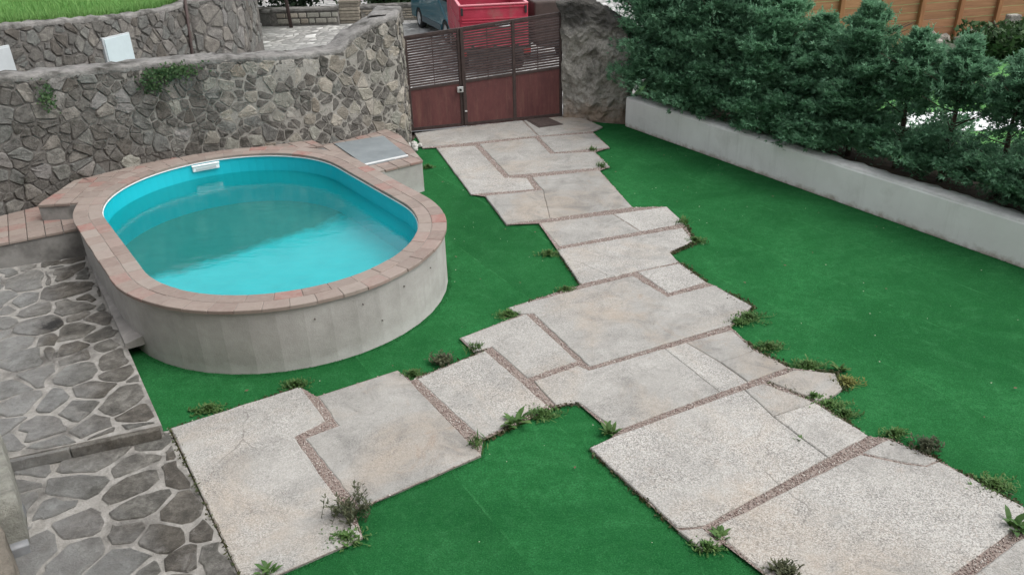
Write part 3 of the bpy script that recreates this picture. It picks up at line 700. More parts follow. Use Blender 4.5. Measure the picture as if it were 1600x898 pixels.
# cement fillet between the terrace and the pool foot
ka, kb = P(143, 402, TZ), P(203, 540, TZ); kd = (kb-ka).normalized(); kn = Vector((-kd.y, kd.x, 0)); kn = kn if kn.x > 0 else -kn
mb = MB(); nn = 14
for i in range(nn):
    a = ka.lerp(kb, i/nn); b = ka.lerp(kb, (i+1)/nn)
    wv = .10+.03*noise.noise(a*3)
    mb.add([a-kn*wv*.5+Vector((0, 0, -.03)), b-kn*wv*.5+Vector((0, 0, -.03)), b+kn*.16+Vector((0, 0, -.03)), a+kn*.16+Vector((0, 0, -.03)),
            a-kn*wv*.4+Vector((0, 0, .03)), b-kn*wv*.4+Vector((0, 0, .03)), b+kn*.16+Vector((0, 0, .07)), a+kn*.16+Vector((0, 0, .07))],
           [(4, 5, 6, 7), (0, 1, 5, 4), (2, 3, 7, 6), (1, 2, 6, 5), (3, 0, 4, 7)])
props(mb.build('cement_kerb', MAT['kerb']), 'narrow grey cement kerb along the pool foot on the flagstone terrace', 'kerb')

# ---- driveway, lane, neighbour ground, banks
sheet('driveway', [(-14, 6), (-9.4, 6.9), (-1.9, 13.0), (-1.72, 14.2), (1.0, 14.55), (2.1, 14.3), (9, 21), (14, 40), (-30, 40), (-30, 8)], -.06, MAT['cobble'])
nb = [K0+KN*.1+Vector((0, .3, 0)), K2+KN*.1, K2+KN*40, K0+KN*22+Vector((0, 30, 0)), Vector((3.9, 19, 0))]
sheet('neighbour_lawn', nb, .36, MAT['lawn2'])
sheet('planting_bed', [K0+KN*.2, K2+KN*.2, K2+KN*1.1, K0+KN*1.0], .40, MAT['soil'])
wp = [P(1330, 178, .37), P(1620, 172, .37), P(1640, 203, .37), P(1330, 205, .37)]
sheet('white_gravel_path', [wp[0]+(wp[0]-wp[1])*.6, wp[1]+(wp[1]-wp[0])*.8, wp[2]+(wp[2]-wp[3])*.8, wp[3]+(wp[3]-wp[2])*.6], .366, MAT['white_gravel'])

# ================================================================= POOL
pool = empty('swimming_pool', (PC.x, PC.y, 0)); props(pool, 'oval turquoise pool with grey cement sides and pinkish tiled rim', 'pool')
def ring_mesh(name, outer, inner, z0, z1, mat, parent, smooth=False):
    n = len(outer); v = [(p.x, p.y, z0) for p in outer]+[(p.x, p.y, z1) for p in outer]+[(p.x, p.y, z1) for p in inner]+[(p.x, p.y, z0) for p in inner]
    f = []
    for i in range(n):
        j = (i+1) % n
        f += [(i, j, n+j, n+i), (n+i, n+j, 2*n+j, 2*n+i), (2*n+i, 2*n+j, 3*n+j, 3*n+i), (3*n+i, 3*n+j, j, i)]
    return mobj(name, v, f, mat, parent, smooth)
RI = PHW-PWD
ring_mesh('wall', stad(PHW-.018, 22), stad(RI+.06, 22), -.1, PZ-.032, MAT['cement'], pool)
li = stad(RI+.012, 40); n = len(li)
mobj('liner', [(p.x, p.y, -.06) for p in li]+[(p.x, p.y, PZ-.03) for p in li], [(i, (i+1) % n, n+(i+1) % n, n+i)[::-1] for i in range(n)], MAT['liner'], pool)
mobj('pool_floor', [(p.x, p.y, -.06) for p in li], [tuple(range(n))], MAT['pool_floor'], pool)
ring_mesh('liner_rim', stad(RI+.014, 40), stad(RI-.006, 40), PZ-.046, PZ-.036, MAT['plastic_white'], pool)
ring_mesh('coping_bed', stad(PHW-.006, 40), stad(RI+.006, 40), PZ-.031, PZ-.0045, MAT['tile_joint'], pool)
def along(r):                            # arc length parametrisation of the stadium at radius r
    k = PHL-PHW; per = 4*k+2*pi*r
    def at(s):
        s %= per
        if s < 2*k: u, v, nu, nvv = -k+s, r, 0, 1
        elif s < 2*k+pi*r: t = pi/2-(s-2*k)/r; u, v, nu, nvv = k+r*cos(t), r*sin(t), cos(t), sin(t)
        elif s < 4*k+pi*r: u, v, nu, nvv = k-(s-2*k-pi*r), -r, 0, -1
        else: t = -pi/2-(s-4*k-pi*r)/r; u, v, nu, nvv = -k+r*cos(t), r*sin(t), cos(t), sin(t)
        return PC+AX*u+AY*v, AX*nu+AY*nvv
    return per, at
random.seed(21)
for r0, r1, cnt in ((RI, RI+PWD*.5, 52), (RI+PWD*.5, PHW+.012, 60)):
    per, at = along((r0+r1)/2); g = .0026; ds = per/cnt
    off = random.random()*.2
    for i in range(cnt):
        v = []; dz = random.uniform(-.002, .003); jo = random.uniform(-.004, .004)
        for kk in range(3):
            p, nn_ = at(off+i*ds+g+(ds-2*g)*kk/2)
            a = p+nn_*(-(r1-r0)/2+g*.8); b = p+nn_*((r1-r0)/2-g*.8+jo)
            v += [(a.x, a.y), (b.x, b.y)]
        pl = ccw([v[0], v[2], v[4], v[5], v[3], v[1]]); ins = inset(pl, .005)
        vs = [(q[0], q[1], PZ-.034) for q in pl]+[(q[0], q[1], PZ-.004+dz) for q in pl]+[(q[0], q[1], PZ+dz) for q in ins]
        fs = [(i2, (i2+1) % 6, 6+(i2+1) % 6, 6+i2) for i2 in range(6)]+[(6+i2, 6+(i2+1) % 6, 12+(i2+1) % 6, 12+i2) for i2 in range(6)]+[tuple(range(12, 18))]
        mobj('coping_tile', vs, fs, MAT['tile'], pool)
WZ = .40
wt = stad(RI+.005, 40)
wv_ = mobj('water', [(p.x, p.y, WZ) for p in wt], [tuple(range(len(wt)))], MAT['water']); wv_['kind'] = 'structure'
# skimmer plate and little anchor bolts
def at_wall(px, py, r, zguess):          # point on the pool's vertical side at radius r seen at a pixel (near or far side)
    best = None; d = ray(px, py)
    for i in range(400, 3000):
        q = CAM+d*(i*.006); s = math.hypot(max(abs((q.x-PC.x)*AX.x+(q.y-PC.y)*AX.y)-(PHL-PHW), 0), (q.x-PC.x)*AY.x+(q.y-PC.y)*AY.y)
        if zguess == 'in':
            if s > r and best == 1: return q
            if s < r and q.z < PZ: best = 1
        else:
            if s < r: return q
    return None
q = at_wall(322, 261, RI, 'in')
per, at = along(RI); bs = min((k*per/600 for k in range(600)), key=lambda s: (at(s)[0]-Vector((q.x, q.y))).length)
pp, nn_ = at(bs); tg = Vector((-nn_.y, nn_.x)); mb = MB(); M = Matrix((Vector((tg.x, tg.y, 0)), Vector((nn_.x, nn_.y, 0)), Vector((0, 0, 1)))).transposed()
mb.box((pp.x-nn_.x*.015, pp.y-nn_.y*.015, q.z), (.36, .03, .075), M, .012); mb.box((pp.x-nn_.x*.02, pp.y-nn_.y*.02, q.z+.045), (.37, .05, .018), M, .006)
sk = mb.build('skimmer', MAT['plastic_white'], pool)
MB().box((pp.x-nn_.x*.03, pp.y-nn_.y*.03, q.z-.005), (.27, .012, .028), M).build('skimmer_mouth', MAT['cabinet_grey'], sk)
for px, py in ((492, 498), (567, 475), (631, 447), (672, 418), (597, 500)):
    q = at_wall(px, py, PHW-.018, 'out')
    per, at = along(PHW-.018); bs = min((k*per/600 for k in range(600)), key=lambda s: (at(s)[0]-Vector((q.x, q.y))).length); pp, nn_ = at(bs)
    nn3 = Vector((nn_.x, nn_.y, 0)); MB().tube([q-nn3*.02, q+nn3*.012], .006, 6).build('anchor_bolt', MAT['iron'], pool)

# ---- tiled ledges round the pool
def ledge(name, poly, z, label, tile=.20, ang=RAD(44), holes=None, off=(0, 0)):
    poly = ccw(poly); mb = MB().prism(poly, -.08, z-.03); t = mb.build(name, MAT['cement_dark']); props(t, label, 'ledge')
    cx = poly[0][0]+off[0]; cy = poly[0][1]+off[1]; e1 = Vector((cos(ang), sin(ang))); e2 = Vector((-sin(ang), cos(ang)))
    big = inset(poly, -.018)
    for i in range(-30, 31):
        for j in range(-30, 31):
            q = [(cx+e1.x*(i+a)*tile+e2.x*(j+b)*tile, cy+e1.y*(i+a)*tile+e2.y*(j+b)*tile) for a, b in ((0, 0), (1, 0), (1, 1), (0, 1))]
            q = clip_convex(q, big)
            if len(q) < 3 or area(q) < .003: continue
            c = Vector((sum(p[0] for p in q)/len(q), sum(p[1] for p in q)/len(q)))
            if stad_d(np.array([c.x]), np.array([c.y]))[0] < PHW-.12: continue
            q = inset(q, .004)
            n = len(q); ins = inset(q, .004); dz = random.uniform(-.003, .003)
            vs = [(p[0], p[1], z-.031) for p in q]+[(p[0], p[1], z-.004+dz) for p in q]+[(p[0], p[1], z+dz) for p in ins]
            if len(ins) != n: continue
            fs = [(a, (a+1) % n, n+(a+1) % n, n+a) for a in range(n)]+[(n+a, n+(a+1) % n, 2*n+(a+1) % n, 2*n+a) for a in range(n)]+[tuple(range(2*n, 3*n))]
            mobj('tile', vs, fs, MAT['tile'], t)
    return t
f0, f1 = P(0, 380, .38), P(126, 355, .38); fd = (f1-f0).normalized()
fl = f0-fd*2.0
ledge('low_ledge', [(fl.x, fl.y), (f1.x, f1.y), (-5.0, 9.5), (-5.25, 10.5), (-6.43, 9.42), (-8.2, 7.75)], .38, 'low tiled ledge with grey front at the foot of the stone wall', .19, math.atan2(fd.y, fd.x))
a0, a1 = P(59, 320, .59), P(122, 316.5, .59)
ledge('upper_ledge', [(a0.x, a0.y), (a1.x, a1.y), (-4.9, 9.8), (-4.45, 10.75), (-4.72, 11.0), (-4.9, 10.9), (-5.72, 10.12)], .59, 'raised tiled step in the corner between pool rim and stone wall', .19, RAD(5))
ledge('back_ledge', [(-4.62, 10.72), (-3.6, 11.1), (-2.55, 10.9), (-2.55, 11.2), (-2.98, 11.78), (-3.68, 11.44), (-4.4, 11.17), (-4.7, 11.0)], .57, 'tiled strip behind the pool below the stone wall', .2, RAD(42))
b0, b1 = P(659.5, 251, .43), P(588, 268.5, .43)
pump = ledge('pump_box', [(b0.x, b0.y), (-1.70, 12.35), (-1.95, 12.68), (-2.95, 11.82), (-2.45, 11.0), (b1.x, b1.y)], .43, 'square tiled pump box with grey metal lid beside the pool', .2, math.atan2(b0.y-b1.y, b0.x-b1.x)); pump['category'] = 'box'; pump.data.materials[0] = MAT['cement']
lidp = [P(x_, y_, .45) for x_, y_ in ((522, 224), (599, 212), (638, 243), (572, 258))]
lp = ccw([(p.x, p.y) for p in lidp]); mb = MB().prism(lp, .425, .448); ld = mb.build('lid', MAT['lid'], pump)
e0, e1 = P(570, 257, .455), P(637, 242.5, .455); e0.z = e1.z = .452
MB().bar(e0, e1, .022, .02).build('lid_edge', MAT['plastic_white'], ld)

# ================================================================= STONE WALLS
def chord(pts):
    L = [0]
    for a, b in zip(pts, pts[1:]): L.append(L[-1]+(b-a).length)
    return L
def wall_map(pts):
    L = chord(pts)
    def f(u):
        for i in range(len(L)-1):
            if u <= L[i+1] or i == len(L)-2:
                t = (u-L[i])/(L[i+1]-L[i]); p = pts[i].lerp(pts[i+1], t); d = (pts[i+1]-pts[i]).normalized(); break
        n = Vector((d.y, -d.x, 0))
        return p, d, (n if n.dot(Vector((0, 0, 0))-Vector((p.x, p.y, 0))) > 0 else -n)
    return L[-1], f
def u_of_px(f, L, px, py):               # wall coordinate u, z seen at a pixel
    best = None
    for i in range(600):
        u = L*i/599; p, d, n = f(u); r = ray(px, py); t = (p-CAM).dot(n)/r.dot(n); q = CAM+r*t
        e = abs((q-p).dot(d))
        if best is None or e < best[0]: best = (e, u, q.z)
    return best[1], best[2]
def stone_wall(name, pts, tops, label, dx, dz, seed, thick, mat_fn, cap=True, zmin=0, gap=.014, capz=.07, limit=300, batter=0.0, round_=.11, h=(.018, .045), flush=None):
    random.seed(seed); L, f = wall_map(pts); root = empty(name, pts[len(pts)//2]); props(root, label, 'wall')
    def top(u):
        for (u0, z0), (u1, z1) in zip(tops, tops[1:]):
            if u <= u1: return z0+(z1-z0)*max(0, (u-u0)/(u1-u0))
        return tops[-1][1]
    # mortar core, uneven face
    nu = int(L/.12); nzv = 14; v = []; fc = []
    for i in range(nu+1):
        u = L*i/nu; p, d, n = f(u); tz = top(u)-capz*.5
        for j in range(nzv+1):
            z = -.1+(tz+.1)*j/nzv
            fl = .0 if flush is None else .026*min(1, max(0, (u-flush(u)+.5+noise.noise(Vector((u*1.5, z*1.5, 2))))/1.0))
            q = p-n*(-.002-fl*.40+.014*noise.noise(Vector((u*4, z*4, seed)))); v.append((q.x, q.y, z))
        q = p-n*thick; v.append((q.x, q.y, tz)); v.append((q.x, q.y, -.1))
    m = nzv+3
    for i in range(nu):
        for j in range(m-1): fc.append((i*m+j, (i+1)*m+j, (i+1)*m+j+1, i*m+j+1))
    fc.append(tuple(range(m))); fc.append(tuple(nu*m+j for j in range(m))[::-1])
    mobj('mortar_core', v, fc, MAT['mortar'], root, True)
    cells = voronoi([(a, b*1.0) for a, b in scatter(-.1, L+.1, zmin-.1, max(t[1] for t in tops)+.1, dx, dz, .48, .10)], None, dx*dz*.55)
    items = []
    for c in cells:
        if len(c) < 3: continue
        c = clip_convex(c, [(0, zmin), (L, zmin), (L, 5), (0, 5)])
        if len(c) < 3: continue
        cx = sum(p[0] for p in c)/len(c); tz = top(cx)-capz*.8
        s = (top(cx+.1)-top(cx-.1))/.2
        c = clip_half(c, (cx, tz), (-s, 1))
        if len(c) < 3 or abs(area(c)) < dx*dz*.12: continue
        c = simplify(c, dx*.10)
        if len(c) < 3: continue
        c = inset(c, gap*random.uniform(.3, 1.3)); 
        if area(c) < dx*dz*.08: continue
        c = chaikin(c, random.uniform(round_*.8, round_*1.7)); c = simplify(c, dx*.10)
        c = [(a+noise.noise(Vector((a*13, b*13, 1)))*.026, b+noise.noise(Vector((a*13, b*13, 7)))*.022) for a, b in c]
        if len(c) < 4: continue
        items.append(c)
    items.sort(key=lambda c: -area(c))
    def to3(u, z, hh):
        p, d, n = f(min(max(u, 0), L)); 
        q = p+n*hh; return (q.x, q.y, z)
    rv, rf = [], []
    for k, c in enumerate(items):
        vs, fs = dome_stone(c, to3, random.uniform(*h), .03, .016)
        cu = sum(p[0] for p in c)/len(c); cz = sum(p[1] for p in c)/len(c)
        if k < limit: mobj('stone', vs, fs, mat_fn(cu, cz), root)
        else:
            o = len(rv); rv += vs; rf += [tuple(i+o for i in q) for q in fs]
    if rv: mobj('small_stones', rv, rf, mat_fn(0, 0), root)['kind'] = 'stuff'
    if cap:                              # rough cement capping
        nu = int(L/.07); nw = 8; v = []; fc = []
        for i in range(nu+1):
            u = L*i/nu; p, d, n = f(u); tz = top(u)
            prof = [(.012, -capz*1.3), (.028, -capz*.4), (.0, -.004)]+[(-thick*t, .0) for t in (.3, .6, .9)]+[(-thick-.02, -capz*.5), (-thick-.02, -capz*1.5)]
            for a, b in prof:
                nn2 = noise.noise(Vector((u*5, a*8, seed+9)))*.030+noise.noise(Vector((u*17, a*20, seed)))*.022
                q = p+n*(a+nn2*.7); v.append((q.x, q.y, tz+b+nn2))
        for i in range(nu):
            for j in range(nw-1): fc.append((i*nw+j, (i+1)*nw+j, (i+1)*nw+j+1, i*nw+j+1))
        fc.append(tuple(range(nw))); fc.append(tuple(nu*nw+j for j in range(nw))[::-1])
        mobj('cement_cap', v, fc, MAT['cap'], root, True)
    return root, L, f, top
Lw, fw_ = wall_map(WALL)
tp = [u_of_px(fw_, Lw, *q) for q in ((0, 118), (60, 116), (130, 108), (200, 102), (300, 92), (400, 88), (470, 84), (530, 76), (552, 55), (590, 32), (618, 20))]
tp = [(0, tp[0][1])]+sorted(tp)+[(Lw, tp[-1][1]-.02)]
uR = u_of_px(fw_, Lw, 545, 120)[0]; uM = u_of_px(fw_, Lw, 330, 150)[0]
def wmatf(u, z):
    k = random.random()
    if u > uR: return MAT['stone_pale']
    if u > uM: return MAT['stone_pale'] if k < .75 else MAT['stone']
    return MAT['stone_pale'] if k < .06 else MAT['stone']
garden_wall, *_ = stone_wall('garden_wall', WALL, tp, 'tall grey rubble stone wall behind the pool with sloping end by the gate', .185, .108, 4, .42, wmatf, zmin=.0, gap=.006, h=(.012, .04), flush=lambda u: uM)
# end face of the wall beside the gate
WE = WALL[-1]; wd_ = (WALL[-1]-WALL[-2]).normalized(); wn_ = Vector((wd_.y, -wd_.x, 0)); wn_ = wn_ if wn_.y < 0 else -wn_

# ---- far wall with meadow bank on top
FA, FB = PY(-60, 60, 12.2), PY(303, 60, 16.6); FA.z = FB.z = 0
FC = FB+Vector((.25, 2.2, 0)); FPTS = [FA+(FA-FB)*.25, FA, FA.lerp(FB, .55)+Vector((0, -.12, 0)), FB]
Lf, ff = wall_map(FPTS)
ft = [u_of_px(ff, Lf, *q) for q in ((0, 38), (100, 30), (200, 22), (270, 10), (302, -2))]
ft = [(0, ft[0][1])]+sorted(ft)+[(Lf, ft[-1][1])]
bank_wall, *_ = stone_wall('bank_wall', FPTS, ft, 'far stone retaining wall below the green meadow with white cabinets', .22, .13, 15, .4, lambda u, z: MAT['farstone'], zmin=.75, gap=.012, limit=200)
sidep = [FB+Vector((.0, 0, 0)), FB+Vector((.42, .5, 0)), FB+Vector((.55, 1.6, 0)), FB+Vector((.2, 4, 0))]
Ls, fs_ = wall_map(sidep)
stone_wall('bank_wall_return', sidep, [(0, ft[-1][1]), (Ls, ft[-1][1]+.1)], 'rounded grey return of the far stone wall next to the driveway', .30, .22, 8, .4, lambda u, z: MAT['farstone'], zmin=.6, limit=60)
tz = [(p, z) for p, z in ft]
bank = []; Lb = []
for u, z in ft:
    p, d, n = ff(min(u, Lf)); Lb.append((p-n*.2, z-.03))
v = [(p.x, p.y, z) for p, z in Lb]+[(p.x-5, p.y+14, z+1.0) for p, z in Lb]+[(p.x-9, p.y+30, z+2.0) for p, z in Lb]; n = len(Lb)
fc = [(i, i+1, n+i+1, n+i) for i in range(n-1)]+[(n+i, n+i+1, 2*n+i+1, 2*n+i) for i in range(n-1)]
q0 = len(v); e = Lb[-1]; v += [(sidep[2].x-.15, sidep[2].y, e[1]), (sidep[3].x-.2, sidep[3].y+8, e[1]+.7)]
fc += [(n-1, q0, q0+1, 2*n-1), (n-1, q0, 2*n-1, n-1)[:0] or (n-1, q0+1, 2*n-1)]
fc = [f for f in fc if len(set(f)) == len(f)]
fc = [f for f in fc if f != (n-1, q0+1, 2*n-1)]
mk = mobj('meadow_bank', v, fc, MAT['meadow_ground']); mk['kind'] = 'structure'
def meadow():
    k = 26000; t = rng.random(k); d = rng.random(k)**2*9
    A = np.array([(p.x, p.y, z) for p, z in Lb]); idx = t*(len(Lb)-1); i0 = np.minimum(idx.astype(int), len(Lb)-2); fr = (idx-i0)[:, None]
    B = A[i0]*(1-fr)+A[i0+1]*fr; B[:, 0] -= d*5/14; B[:, 1] += d; B[:, 2] += d/14-.01
    a = rng.uniform(0, 2*pi, k); h = rng.uniform(.05, .2, k); w_ = rng.uniform(.006, .014, k); l = rng.normal(0, .05, (k, 2))
    V = np.empty((k, 3, 3)); dx = np.cos(a)*w_; dy = np.sin(a)*w_
    V[:, 0] = B-np.stack([dx, dy, 0*dx], 1); V[:, 1] = B+np.stack([dx, dy, 0*dx], 1); V[:, 2] = B+np.stack([l[:, 0], l[:, 1], h], 1)
    return npmesh('meadow_grass', V.reshape(-1, 3), np.arange(3*k).reshape(-1, 3), MAT['meadow'])
props(meadow(), 'rough bright green meadow grass above the far wall', 'grass', kind='stuff')
# utility cabinets let into the far wall
for (x0, y0, x1, y1), lab, mt in (((158, 62, 208, 97), 'pale blue-white utility cabinet in the far stone wall', 'cabinet'), ((-34, 82, 20, 108), 'pale grey utility cabinet cut by the left picture edge', 'cabinet_grey')):
    ua, za = u_of_px(ff, Lf, x0, y0); ub, zb = u_of_px(ff, Lf, x1, y1); um = (ua+ub)/2; p, d, nn_ = ff(um)
    M = Matrix((d, -nn_, Vector((0, 0, 1)))).transposed(); wdt = ub-ua; hgt = max(.45, za-zb+.12); zc = za-hgt/2
    root = empty('utility_cabinet', (p.x, p.y, zc-hgt/2)); props(root, lab, 'cabinet', 'utility cabinets in the far wall')
    c = p-nn_*.03
    MB().box((c.x, c.y, zc), (wdt+.05, .16, hgt+.05), M, .008).build('frame', MAT['cabinet_grey'], root)
    c = p+nn_*.058; dd = MB().box((c.x, c.y, zc), (wdt, .02, hgt), M, .006).build('door', MAT[mt], root)
    c = p+nn_*.07-d*wdt*.38; MB().tube([(c.x, c.y, zc-hgt*.22), (c.x+nn_.x*.012, c.y+nn_.y*.012, zc-hgt*.22)], .02, 10).build('lock', MAT['chassis'], dd)
a = PPL(303, 84, FB, FB+(FB-FA)); b = PPL(289, -25, FB, FB+(FB-FA)); a = a+Vector((0, -.12, 0)); b = b+Vector((0, -.12, 0))
a = a+(a-b).normalized()*1.4
props(MB().tube([a, a.lerp(b, .5)+Vector((.01, 0, 0)), b], .032, 8).build('leaning_pole', MAT['gate_frame'], None, True), 'thin dark pole leaning against the far wall corner', 'pole')

# ---- far side of the driveway: kerb, low walls, pillar, post, dark bushes
def low_stone_wall(name, a, b, h, thick, label, nst, mat, rows=1, seed=1):
    random.seed(seed); d = (b-a).normalized(); n = Vector((d.y, -d.x, 0)); n = n if n.y < 0 else -n
    root = empty(name, (a+b)/2); props(root, label, 'wall'); L = (b-a).length; M = Matrix((d, -n, Vector((0, 0, 1)))).transposed()
    c = (a+b)/2-n*thick/2; MB().box((c.x, c.y, h/2-.06), (L, thick, h), M, .02).build('core', MAT['mortar'], root)
    c = (a+b)/2-n*thick/2; MB().box((c.x, c.y, h-.02), (L+.06, thick+.1, .09), M, .02).build('coping', MAT['cap'], root)
    rh = (h-.1)/rows
    for r in range(rows):
        x = random.uniform(0, .15)
        while x < L-.12:
            l = min(L-x, L/nst*random.uniform(.6, 1.3)); cc = a+d*(x+l/2)+n*.005
            MB().box((cc.x, cc.y, rh*(r+.5)), (l-.03, .07, rh-.03), M, min(.03, rh*.2)).build('stone', mat, root); x += l
    return root
k0, k1, k2, k3, k4 = P(312, 33), P(428, 39), P(531, 36), P(563, 33), P(655, 30)
kb_ = low_stone_wall('driveway_kerb', k0+(k0-k1)*.4, k1, .42, .5, 'dark raised kerb at the far left side of the driveway', 4, MAT['farstone'], 1, 3)
low_stone_wall('low_stone_wall', k1, k2-Vector((.02, 0, 0)), .45, .35, 'low stone wall with slab top at the far driveway edge', 6, MAT['stone_pale'], 2, 6)
random.seed(9); root = empty('stone_pillar', (k2+k3)/2); props(root, 'short coursed stone pillar at the far driveway edge', 'pillar')
pc = (k2+k3)/2+Vector((0, .3, 0)); wdp = (k3-k2).length
for i in range(7):
    MB().box((pc.x, pc.y, -.06+.10*i+.048), (wdp-.02+random.uniform(-.03, .02), .6+random.uniform(-.03, .03), .088), None, .012).build('course', MAT['brickpale'], root)
low_stone_wall('coursed_low_wall', k3+Vector((.02, .1, 0)), k4+Vector((1.5, .3, 0)), .42, .35, 'low coursed stone wall between the pillar and the teal van', 9, MAT['brickpale'], 4, 12)
a = P(458, 38); a = a+Vector((0, -.3, 0)); props(MB().tube([a+Vector((0, 0, -.08)), a+Vector((-.06, .02, 1.2)), a+Vector((-.14, .04, 3.2))], [.06, .055, .05], 10).build('sign_post', MAT['gate_frame'], None, True), 'thin grey post standing before the low far wall', 'post')

def leaf_cloud(n, cx, rx, ry, rz, size, seed, lumps=14, flat=.0):
    r = np.random.default_rng(seed)
    lc = r.normal(size=(lumps, 3)); lc /= np.linalg.norm(lc, axis=1)[:, None]; lc *= r.uniform(.35, .85, (lumps, 1)); lr = r.uniform(.28, .5, lumps)
    k = r.integers(0, lumps, n); d = r.normal(size=(n, 3)); d /= np.linalg.norm(d, axis=1)[:, None]
    Pn = (lc[k]+d*lr[k][:, None]*r.uniform(.55, 1.0, (n, 1)))*np.array([rx, ry, rz])+np.array([0, 0, cx])
    a = r.normal(size=(n, 3)); a /= np.linalg.norm(a, axis=1)[:, None]; b = np.cross(a, r.normal(size=(n, 3))); b /= np.linalg.norm(b, axis=1)[:, None]
    s = size*r.uniform(.6, 1.4, (n, 1)); V = np.empty((n, 4, 3))
    V[:, 0] = Pn-a*s; V[:, 1] = Pn+b*s*.45; V[:, 2] = Pn+a*s; V[:, 3] = Pn-b*s*.45
    F4 = (np.array([(0, 1, 2), (0, 2, 3)])[None]+4*np.arange(n)[:, None, None]).reshape(-1, 3)
    V[:, :, 2] = np.maximum(V[:, :, 2], .01)
    return V.reshape(-1, 3), F4
def shrub(name, loc, rx, ry, rz, n, size, mat, label, seed, cat='bush', stemr=.05, group=None):
    root = empty(name, loc); props(root, label, cat, group)
    V, F4 = leaf_cloud(n, rz*.7, rx, ry, rz, size, seed, 26); V = V+np.array(loc)
    npmesh('foliage', V, F4, mat, root)
    mb = MB(); random.seed(seed)
    for i in range(4):
        an = random.uniform(0, 6.28); mb.tube([(loc[0], loc[1], loc[2]-.05), (loc[0]+cos(an)*rx*.25, loc[1]+sin(an)*ry*.25, loc[2]+rz*.6), (loc[0]+cos(an)*rx*.5, loc[1]+sin(an)*ry*.5, loc[2]+rz*1.2)], [stemr, stemr*.7, stemr*.3], 6)
    mb.build('stem', MAT['bark'], root, True); return root
shrub('dark_shrub', (-10.4, 29.2, -.06), 2.6, 1.6, 2.2, 9000, .10, MAT['darkbush'], 'very dark evergreen bush behind the far left kerb', 41)
shrub('dark_shrub', (-7.0, 29.0, -.06), 2.2, 1.5, 2.4, 9000, .10, MAT['darkbush'], 'very dark evergreen bush behind the low stone wall', 42)
shrub('dark_shrub', (-4.2, 28.6, -.06), 1.6, 1.3, 2.0, 7000, .09, MAT['ivy'], 'leafy green bush above the coursed stone pillar', 43)
shrub('dark_shrub', (-2.2, 28.4, -.06), 1.6, 1.2, 2.0, 7000, .09, MAT['ivy'], 'leafy green bush behind the coursed wall next to the van', 44)

# ================================================================= GATE
gd = (GB-GA).normalized(); gn = Vector((gd.y, -gd.x, 0)); gn = gn if gn.y < 0 else -gn
GL = (GB-GA).length
def gz(px, py): return PPL(px, py, GA, GB).z
def gu(px, py): return (PPL(px, py, GA, GB)-GA).dot(gd)
zt0, zt1 = gz(633, 57), gz(877, 19); zm0, zm1 = gz(640, 140), gz(877, 105); zb0, zb1 = .012, .012
def gp(u, v, off=0):                     # v: 0 bottom, 1 mid rail, 2 top
    t = u/GL; b, m, tp_ = zb0+(zb1-zb0)*t, zm0+(zm1-zm0)*t, zt0+(zt1-zt0)*t
    z = b+(m-b)*v if v <= 1 else m+(tp_-m)*(v-1)
    q = GA+gd*u+gn*off; return Vector((q.x, q.y, z))
u_mid = gu(722, 120); u_st = gu(803, 110)
def leaf(bays, label, side):
    ua, ub = bays[0][0], bays[-1][1]; c = GA+gd*(ua+ub)/2
    root = empty('gate_leaf', (c.x, c.y, 0)); props(root, label, 'gate', 'leaves of the double gate')
    for k, u in enumerate([ua]+[b[1] for b in bays]):
        w_ = .055 if (u in (ua, ub)) else .06
        off = w_/2 if u == ua else (-w_/2 if u == ub else 0)
        MB().bar(gp(u+off, 0), gp(u+off, 2), .05, w_, gn, .004).build('stile', MAT['gate_frame'], root)
    for v_, nm in ((0, 'bottom_rail'), (1, 'middle_rail'), (2, 'top_rail')):
        a = gp(ua+.03, v_); b = gp(ub-.03, v_); dz = .03 if v_ == 0 else (-.02 if v_ == 2 else 0)
        a.z += dz; b.z += dz; MB().bar(a, b, .04, .045).build(nm, MAT['gate_frame'], root)
    for (u0, u1) in bays:
        a, b, c_, d_ = gp(u0+.03, -.01, .008), gp(u1-.03, -.01, .008), gp(u1-.03, .98, .008), gp(u0+.03, .98, .008); o_ = gn*-.004
        MB().add([a, b, c_, d_, a+o_, b+o_, c_+o_, d_+o_], [(0, 1, 2, 3), (7, 6, 5, 4), (0, 4, 5, 1), (1, 5, 6, 2), (2, 6, 7, 3), (3, 7, 4, 0)]) if False else None
        mb = MB(); mb.add([a, b, c_, d_, a+o_, b+o_, c_+o_, d_+o_], [(0, 1, 2, 3), (7, 6, 5, 4), (0, 4, 5, 1), (1, 5, 6, 2), (2, 6, 7, 3), (3, 7, 4, 0)])
        mb.build('panel', MAT['panel'], root)
        ns = 19
        for k in range(ns):
            v_ = 1.045+(.92)*(k+.3)/ns
            MB().bar(gp(u0+.03, v_, random.uniform(-.004, .004)), gp(u1-.03, v_, random.uniform(-.004, .004)), .02, .027, gn).build('slat', MAT['slat'], root) if False else MB().bar(gp(u0+.03, v_), gp(u1-.03, v_), .018, .030).build('slat', MAT['slat'], root)
        um = (u0+u1)/2; MB().bar(gp(um, 1, -.018), gp(um, 2, -.018), .012, .012, gn).build('stiffener', MAT['gate_frame'], root)
    return root
random.seed(2)
lf1 = leaf([(-.03, u_mid-.006)], 'narrow left leaf of the brown slatted gate by the stone wall', -1)
lf2 = leaf([(u_mid+.006, u_st), (u_st, GL+.02)], 'wide right leaf of the brown slatted gate with padlock plate', 1)
MB().bar(gp(u_mid, 0, .03), gp(u_mid, 2, .03), .012, .05, gn).build('closing_strip', MAT['gate_frame'], lf2)
q = PPL(719, 140, GA+gn*.05, GB+gn*.05)
M = Matrix((gd, gn, Vector((0, 0, 1)))).transposed()
lk = MB().box(q, (.11, .05, .10), M, .008).build('lock_plate', MAT['chrome'], lf2)
